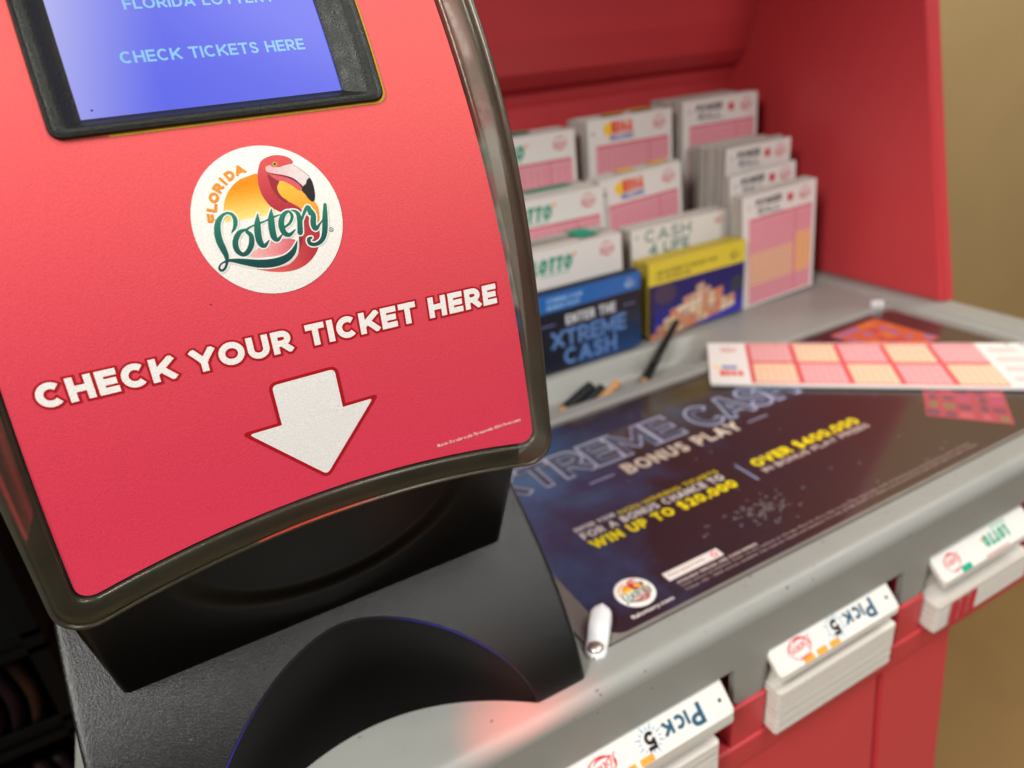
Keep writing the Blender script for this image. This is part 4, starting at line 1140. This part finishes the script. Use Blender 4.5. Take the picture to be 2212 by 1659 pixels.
# booklet holders
def booklet(x0, x1, y0, z1, thick, draw, label, top, seed, side, lean=0.0):
    w = x1 - x0; z0 = 0.0045; H = z1 - z0
    R = empty('booklet_stack', (x0 + w / 2, y0 + thick / 2, z0)); tag(R, label, 'booklets', 'glossy booklets standing at the front of the rack')
    m = mat_basic('booklet_side', lin(side)[:3], 0.5, 0.4)
    from_bm('booklet_pack', slab_stack(x0, x1, y0, z0, z1, thick, lean, 4, seed), m, R)
    s = Sheet(); draw(s, w, H)
    s.build('printed_cover', plane_map((x0, y0 - 0.0001, z0), (1, 0, 0), (0, lean, 1)), P_card, R)
    return R
def d_blue(s, w, H):
    def bgc(u, v): return lerp3((16, 22, 44), (22, 22, 32), v / H) if u < w * 0.5 else lerp3((30, 70, 130), (20, 22, 34), v / H * 1.6)
    vs = []; fs = []
    for j in range(9):
        for i in range(9): vs.append((w * i / 8, H * 0.77 * j / 8))
    for j in range(8):
        for i in range(8): fs.append((j * 9 + i, j * 9 + i + 1, j * 9 + i + 10, j * 9 + i + 9))
    s.faces(vs, fs, bgc, 1)
    s.rect(0, H * 0.77, w, H, (38, 104, 182), 1)
    s.text('XTREME CASH', w * 0.18, H * 0.885, w * 0.30, 0.0038, (150, 190, 235), 3, 0, 0.03); s.text('BONUS PLAY', w * 0.18, H * 0.80, w * 0.28, 0.0038, (150, 190, 235), 3, 0, 0.03)
    s.add(place(REMB_W, w * 0.90, H * 0.88, 0.0048), 3)
    s.text('ENTER THE', w * 0.33, H * 0.56, w * 0.44, 0.0088, (214, 214, 220), 3, 0, 0.02)
    s.rect(w * 0.12, H * 0.60, w * 0.24, H * 0.612, (130, 130, 190), 3); s.rect(w * 0.84, H * 0.60, w * 0.95, H * 0.612, (130, 130, 190), 3)
    for (t, x, y, ww, hh) in (('XTREME', w * 0.20, H * 0.29, w * 0.66, 0.0150), ('CASH', w * 0.30, H * 0.04, w * 0.47, 0.0150)):
        s.text(t, x, y, ww, hh, (112, 152, 214), 3, 0, 0.008, grow=0.012); s.text(t, x, y, ww, hh, (62, 98, 166), 4, 0, -0.014)
REMB_W = red_emblem((190, 210, 240))
def d_yel(s, w, H):
    def bgc(u, v): return lerp3((64, 66, 190), (36, 32, 104), v / H * 2.2)
    s.rect(0, 0, w, H * 0.70, bgc, 1, 8)
    s.rect(w * 0.0, 0, w * 0.05, H * 0.70, (44, 30, 60), 2)
    s.rect(0, H * 0.70, w, H, (226, 204, 60), 1)
    s.text('ADD EXCITEMENT TO YOUR NEXT TICKET', w * 0.08, H * 0.82, w * 0.62, 0.0040, (150, 134, 50), 3, 0, 0.03)
    s.text('PLAY THE BONUS GAME', w * 0.08, H * 0.745, w * 0.34, 0.0036, (150, 134, 50), 3, 0, 0.03)
    s.add(place(red_emblem((90, 80, 50)), w * 0.88, H * 0.83, 0.0050), 3)
    s.disc(w * 0.17, H * 0.55, w * 0.11, H * 0.14, (74, 58, 84), 2, 24); s.disc(w * 0.92, H * 0.42, w * 0.07, H * 0.12, (60, 60, 80), 2, 24)
    rnd = random.Random(5)
    # fan of banknotes
    for i in range(13):
        t_ = i / 12; x = w * (0.06 + 0.80 * t_)
        top = H * (0.05 + 0.50 * sin(min(t_ * 1.35, 1.0) * pi / 2) * (1 - 0.55 * max(t_ - 0.62, 0) / 0.38)) + rnd.uniform(-0.002, 0.003)
        bot = H * max(0.0, 0.20 * t_ - 0.04)
        y = bot; k_ = 0
        while y < top:
            a = rnd.uniform(0.12, 0.38); c, sn = cos(a), sin(a); q = 0.0047; r = 0.0030
            col = rnd.choice([(232, 196, 156), (216, 150, 116), (238, 216, 188), (206, 170, 146), (222, 134, 100)])
            for g_, cc in ((0.0005, (120, 84, 90)), (0, col)):
                qq, rr = q + g_, r + g_
                s.poly([(x - qq * c + rr * sn, y - qq * sn - rr * c), (x + qq * c + rr * sn, y + qq * sn - rr * c), (x + qq * c - rr * sn, y + qq * sn + rr * c), (x - qq * c - rr * sn, y - qq * sn + rr * c)], cc, 4 + i * 0.9 + k_ * 0.25 + (0 if g_ else 0.12))
            y += 0.0062; k_ += 1
    s.rect(w * 0.35, 0, w * 0.8, H * 0.06, (70, 72, 196), 3)
booklet(0.253, 0.3685, 0.480, 0.0735, 0.016, d_blue, 'black and blue bonus booklets lettered ENTER THE at the front of the rack', None, 11, (22, 34, 60))
booklet(0.3815, 0.4960, 0.485, 0.0748, 0.022, d_yel, 'dark blue booklets with yellow top band and a picture of banknotes', None, 12, (178, 158, 50))

# ---------------------------------------------------------------- slips in the front pockets
def bilin(A, B, C_, D):  # A front-left, B front-right, C back-right, D back-left
    A, B, C_, D = Vector(A), Vector(B), Vector(C_), Vector(D); n = (B - A).cross(D - A).normalized()
    return lambda u, v, h: A * (1 - u) * (1 - v) + B * u * (1 - v) + C_ * u * v + D * (1 - u) * v + n * h
def pile(x0, x1, yf, zt, zb, slope, n, seed, depth=0.10, r=0.0016, skew=0.0, bow=0.0):
    """lying pile whose front end sticks out: rounded corners, separate sheets"""
    rnd = random.Random(seed); b = bmesh.new(); t = (zt - zb) / n
    for i in range(n):
        za = zb + i * t + 0.00002; zc = zb + (i + 1) * t - 0.00002; dy = rnd.uniform(-0.0001, 0.0001) if i < n - 1 else 0; dx = rnd.uniform(-0.00025, 0.00025) if i < n - 1 else 0
        pts = [(x0 + r, yf), (x1 - r, yf), (x1 - 0.3 * r, yf + 0.3 * r), (x1, yf + r), (x1, yf + depth), (x0, yf + depth), (x0, yf + r), (x0 + 0.3 * r, yf + 0.3 * r)]
        lo = []; hi = []
        for x, y in pts:
            dz = slope * (y - yf) + skew * (x - x0)
            if bow: dz -= bow * (1 - min((y - yf) / 0.012, 1)) ** 2
            lo.append(b.verts.new((x + dx, y + dy, za + dz))); hi.append(b.verts.new((x + dx, y + dy, zc + dz)))
        b.faces.new(hi); b.faces.new(lo[::-1])
        for k in range(8): b.faces.new((lo[k], lo[(k + 1) % 8], hi[(k + 1) % 8], hi[k]))
    return b
GF = 'play slip piles in the pockets under the counter edge'
def draw_pick5(s):
    R2 = Sheet()
    # drawn the right way up in a 1 x 0.24 frame, then turned round as it lies
    R3 = Sheet(); R3.text('P', 0.175, 0.36, 0.070, 0.095, (40, 86, 110), 2.4, 0, 0.03); R3.text('ICK', 0.256, 0.36, 0.158, 0.068, (40, 86, 110), 2.4, 0, 0.034)
    R3.text('5', 0.468, 0.36, 0.062, 0.085, (24, 24, 26), 3, 0, 0.022)
    R2.add(R3.xform(lambda u, v: (u, 0.30 + (v - 0.36) * 5.6)))
    for k in range(16):
        a = 2 * pi * k / 16; c, sn = cos(a), sin(a); r0, r1 = 0.052, 0.075 + 0.02 * (k % 2)
        R2.poly([(0.50 + r0 * c - 0.006 * sn, 0.52 + 5 * (r0 * sn + 0.006 * c)), (0.50 + r1 * c, 0.52 + 5 * r1 * sn), (0.50 + r0 * c + 0.006 * sn, 0.52 + 5 * (r0 * sn - 0.006 * c))], (120, 164, 194), 2)
    R2.add(place(REMB, 0.79, 0.55, 0.085, 0.40), 2)
    R2.disc(0.055, 0.55, 0.011, 0.06, (60, 44, 40), 2, 16)
    s.add(R2.xform(lambda u, v: (1 - u, 1 - v)))
    for k in range(3): s.rect(0.195 + 0.105 * k, 0.0, 0.275 + 0.105 * k, 0.18, (240, 160, 60), 2)
def draw_lotto(s):
    R2 = Sheet()
    R3 = Sheet(); R3.text('LOTTO', 0.24, 0.30, 0.26, 0.085, LGR, 2, 0, 0.03); R2.add(R3.xform(lambda u, v: (u, 0.30 + (v - 0.30) * 5.0))); R2.text('PLAYSLIP', 0.22, 0.14, 0.16, 0.10, (120, 190, 170), 2)
    R2.disc(0.505, 0.40, 0.012, 0.06, (240, 150, 60), 2, 10); R2.add(place(REMB, 0.84, 0.55, 0.075, 0.40), 2); R2.rect(0.30, 0.93, 0.55, 0.97, (190, 50, 60), 2)
    s.add(R2.xform(lambda u, v: (1 - u, 1 - v)))
    s.rect(0.20, 0.0, 0.30, 0.20, (30, 160, 130), 2)
def front_pile(name, x0, x1, yf, zt, zb, slope, n, seed, draw, label, **k):
    R = empty(name, ((x0 + x1) / 2, yf, zb)); tag(R, label, 'play slips', GF)
    from_bm('paper_pile', pile(x0, x1, yf, zt, zb, slope, n, seed, **k), M_pgh, R)
    if draw:
        sk = k.get('skew', 0); w = x1 - x0; e = 0.00015
        vv = 0.0125 if k.get('vis') is None else k['vis']
        s = Sheet(); s.poly([(0.035, 0.0), (0.965, 0.0), (0.995, 0.2), (0.995, 1.0), (0.005, 1.0), (0.005, 0.2)], (222, 220, 215), 1); draw(s)
        zf = zt + e * 0.5
        s.build('printed_top', bilin((x0, yf, zf), (x1, yf, zf + sk * w), (x1, yf + vv, zf + sk * w + slope * vv), (x0, yf + vv, zf + slope * vv)), P_paper, R)
    return R
SL = 0.95
front_pile('play_slip_pile', 0.2232, 0.3155, 0.1785, -0.0440, -0.0475, SL, 3, 21, draw_pick5, 'single upper sheaf with orange bars in the middle pocket under the counter edge', depth=0.045)
front_pile('play_slip_pile', 0.2245, 0.3165, 0.1790, -0.0575, -0.0870, 0.12, 34, 22, None, 'thick white slip pile in the middle pocket, widest page block showing', depth=0.10)
front_pile('play_slip_pile', 0.0960, 0.1915, 0.1775, -0.0455, -0.0525, SL, 5, 23, draw_pick5, 'upper sheaf with orange bars in the pocket nearest the ticket checker', depth=0.040)
front_pile('play_slip_pile', 0.0975, 0.1840, 0.1790, -0.0640, -0.0870, 0.12, 30, 24, None, 'plain white slip pile cut off by the bottom of the photo', depth=0.10)
front_pile('play_slip_pile', 0.3560, 0.4480, 0.1785, -0.0480, -0.0520, SL, 3, 25, draw_lotto, 'upper sheaf with green lettering in the right pocket under the counter edge', depth=0.040)
R = front_pile('play_slip_pile', 0.3570, 0.4510, 0.1790, -0.0680, -0.0875, 0.12, 24, 26, None, 'white slip pile with three red bars on its front in the right pocket', depth=0.10)
s = Sheet()
for k in range(3): s.rect(0.0120 + 0.0088 * k, 0.0004, 0.0192 + 0.0088 * k, 0.0188, (206, 52, 60), 1)
s.build('red_bars', plane_map((0.3570, 0.1780, -0.0872), (1, 0, 0), (0, 0, 1)), P_paper, R)

# ---------------------------------------------------------------- loose slip lying on the poster
LO = empty('loose_play_slip', (0.45, 0.33, 0.0003)); tag(LO, 'long pink and peach gridded play slip lying loose across the poster', 'play slip')
ang = radians(-40.6); eu = Vector((cos(ang), sin(ang), 0)); ev = Vector((-eu.y, eu.x, 0)); OL = Vector((0.3625, 0.3835, 0.0005))
b = bmesh.new(); n = 3
for i in range(n):
    q = box_bm(0, 0.30, 0, 0.0825, 0.0001 + i * 0.0009, 0.0008 + i * 0.0009, 0.00015, 1)
    dx, dy = [(0.0, 0.0), (0.0012, -0.0005), (0, 0)][i]
    for v in q.verts: v.co = OL + eu * (v.co.x + dx) + ev * (v.co.y + dy) + Vector((0, 0, v.co.z))
    join_bm(b, q)
from_bm('slip_sheets', b, mat_basic('slip_paper', (0.80, 0.78, 0.75), 0.7, 0.2), LO)
s = Sheet(); s.rect(0, 0, 0.30, 0.0825, (234, 228, 224), 1)
RD = (216, 84, 88); PK = (228, 166, 168); PEACH2 = (234, 200, 168)
s.rect(0.0315, 0.002, 0.2115, 0.0805, RD, 2); s.rect(0.0315, 0.0805, 0.2115, 0.0812, RD, 2)
for i in range(5):
    for j in range(2):
        x = 0.0315 + 0.036 * i + 0.0036; y = 0.004 + j * 0.0395
        col = PK if (i + j) % 2 else PEACH2
        s.rect(x, y, x + 0.0318, y + 0.0352, col, 3)
        for a in range(5):
            for c_ in range(7): s.rect(x + 0.003 + a * 0.0055, y + 0.0035 + c_ * 0.0042, x + 0.0055 + a * 0.0055, y + 0.0049 + c_ * 0.0042, lerp3(RD, col, 0.62), 4)
        s.text('PLAY', x + 0.001, y + 0.0350, 0.007, 0.0022, (200, 30, 40), 4); s.text('QUICK', x + 0.020, y + 0.0350, 0.009, 0.0022, (200, 30, 40), 4)
s.add(place(REMB, 0.017, 0.068, 0.0065, 0.0065), 2); s.add(place(Sheet(), 0, 0, 1), 2)
s.text('MEGA', 0.008, 0.015, 0.018, 0.0105, (224, 96, 80), 3, 0, 0.03); s.rect(0.010, 0.0285, 0.022, 0.0345, (130, 130, 190), 3); s.disc(0.006, 0.031, 0.003, 0.003, (248, 214, 120), 3, 14)
for j in range(4):
    for k in range(2): s.rect(0.218 + k * 0.026, 0.010 + j * 0.018, 0.240 + k * 0.026, 0.0125 + j * 0.018, (244, 176, 176), 3); s.rect(0.218 + k * 0.026, 0.014 + j * 0.018, 0.238 + k * 0.026, 0.018 + j * 0.018, (244, 190, 186), 3)
s.disc(0.235, 0.0795, 0.0016, 0.0016, (110, 110, 120), 3, 12); s.disc(0.246, 0.0785, 0.0018, 0.0018, (110, 110, 120), 3, 12)
s.build('printed_face', lambda u, v, h: OL + eu * u + ev * v + Vector((0, 0, 0.00275 + h)), mat_print('slip_ink', 0.6, 0.3), LO)

# ---------------------------------------------------------------- pencils in the trough
def rod(p, q, r, mat, name, parent, tip=0.0, r2=None, seg=6):
    p, q = Vector(p), Vector(q); d_ = q - p; L = d_.length; R = d_.to_track_quat('Z', 'Y').to_matrix()
    st = [(0, r * 0.9), (0.0008, r), (L - tip, r2 or r)] + ([(L, r * 0.12)] if tip else [(L, (r2 or r) * 0.9)])
    b = bmesh.new(); rings = []
    for z, rr in st: rings.append([b.verts.new(p + R @ Vector((rr * cos(2 * pi * k / seg), rr * sin(2 * pi * k / seg), z))) for k in range(seg)])
    b.faces.new(rings[0][::-1]); b.faces.new(rings[-1])
    for i in range(len(rings) - 1):
        for k in range(seg): b.faces.new((rings[i][k], rings[i][(k + 1) % seg], rings[i + 1][(k + 1) % seg], rings[i + 1][k]))
    return from_bm(name, b, mat, parent)
def pencil(p, q, r, label, body, name='pencil', r2=None, wood=0.010, cat='pencil', seg=6):
    R = empty(name, p); tag(R, label, cat)
    p, q = Vector(p), Vector(q); d_ = (q - p).normalized()
    rod(p, q - d_ * wood, r, body, 'barrel', R, r2=r2, seg=seg)
    rod(q - d_ * wood, q, (r2 or r) * 0.95, M_wood if body is not M_wood else M_green, 'sharpened_tip', R, tip=wood * 0.8)
    return R
P1 = pencil((0.4080, 0.478, 0.0170), (0.3320, 0.4300, -0.0050), 0.0030, 'dark green pencil leaning out of the trough towards the booklets', M_green, wood=0.004, r2=0.0046)
rod((0.3640, 0.4490, 0.0065), (0.3500, 0.4400, 0.0040), 0.0022, M_green, 'clip', P1, seg=8)
pencil((0.2930, 0.4500, -0.0035), (0.2500, 0.4290, -0.0060), 0.0050, 'short dark green pencil stub at the left end of the trough', M_green, wood=0.006, seg=12)
pencil((0.3000, 0.4440, -0.0045), (0.2620, 0.4270, -0.0075), 0.0040, 'green pencil stub lying in front of the other in the trough', M_green, wood=0.006, seg=12)
pencil((0.3160, 0.4430, -0.0040), (0.2830, 0.4270, -0.0070), 0.0035, 'bare wood pencil stub between the green ones in the trough', M_wood, wood=0.004, seg=12)

# ================================================================== dim snack rack at the left, beyond the stand
SR = empty('wire_rack', (-0.30, 0.45, -1.0)); tag(SR, 'dim black wire display rack in the dark left of the stand', 'rack')
M_wire = mat_basic('black_wire', (0.003, 0.003, 0.003), 0.6, 0.08)
b = None
for zz in (-0.045, -0.115, -0.200, -0.290):
    for dz in (0.0, 0.012):
        q = box_bm(-0.62, -0.118, 0.430, 0.434, zz + dz, zz + dz + 0.004); b = q if b is None else join_bm(b, q)
    join_bm(b, box_bm(-0.62, -0.118, 0.434, 0.56, zz - 0.003, zz))
join_bm(b, box_bm(-0.62, -0.118, 0.56, 0.57, -1.0, 0.45))
for xx in (-0.62, -0.128):
    join_bm(b, box_bm(xx, xx + 0.01, 0.43, 0.56, -1.0, 0.45))
from_bm('rack_frame', b, M_wire, SR)
cols_ = [(0.022, 0.010, 0.004), (0.016, 0.006, 0.004), (0.010, 0.004, 0.006)]
mats_ = [mat_basic('snack_wrapper', c, 0.55, 0.15) for c in cols_]
proto = None; k = 0
for zz in (-0.112, -0.197, -0.287):
    for i in range(14):
        b = bmesh.new(); bmesh.ops.create_cone(b, cap_ends=True, segments=12, radius1=0.0044, radius2=0.0044, depth=0.052)
        bmesh.ops.subdivide_edges(b, edges=[e for e in b.edges if abs(e.verts[0].co.z - e.verts[1].co.z) > 0.01], cuts=6)
        for v in b.verts: v.co.x += 0.006 * cos(v.co.z * 55); v.co.y -= 0.004 * cos(v.co.z * 55)
        bmesh.ops.translate(b, verts=b.verts, vec=(0, 0, 0.026))
        o = from_bm('snack_tube', b, mats_[(i + k) % 3], None, smooth=True)
        o.location = (-0.146 - 0.0112 * i, 0.452, zz + 0.001)
        tag(o, 'dim brown wrapped snack tube standing in the dark wire rack', 'snack', 'snack tubes in the dark wire rack'); k += 1
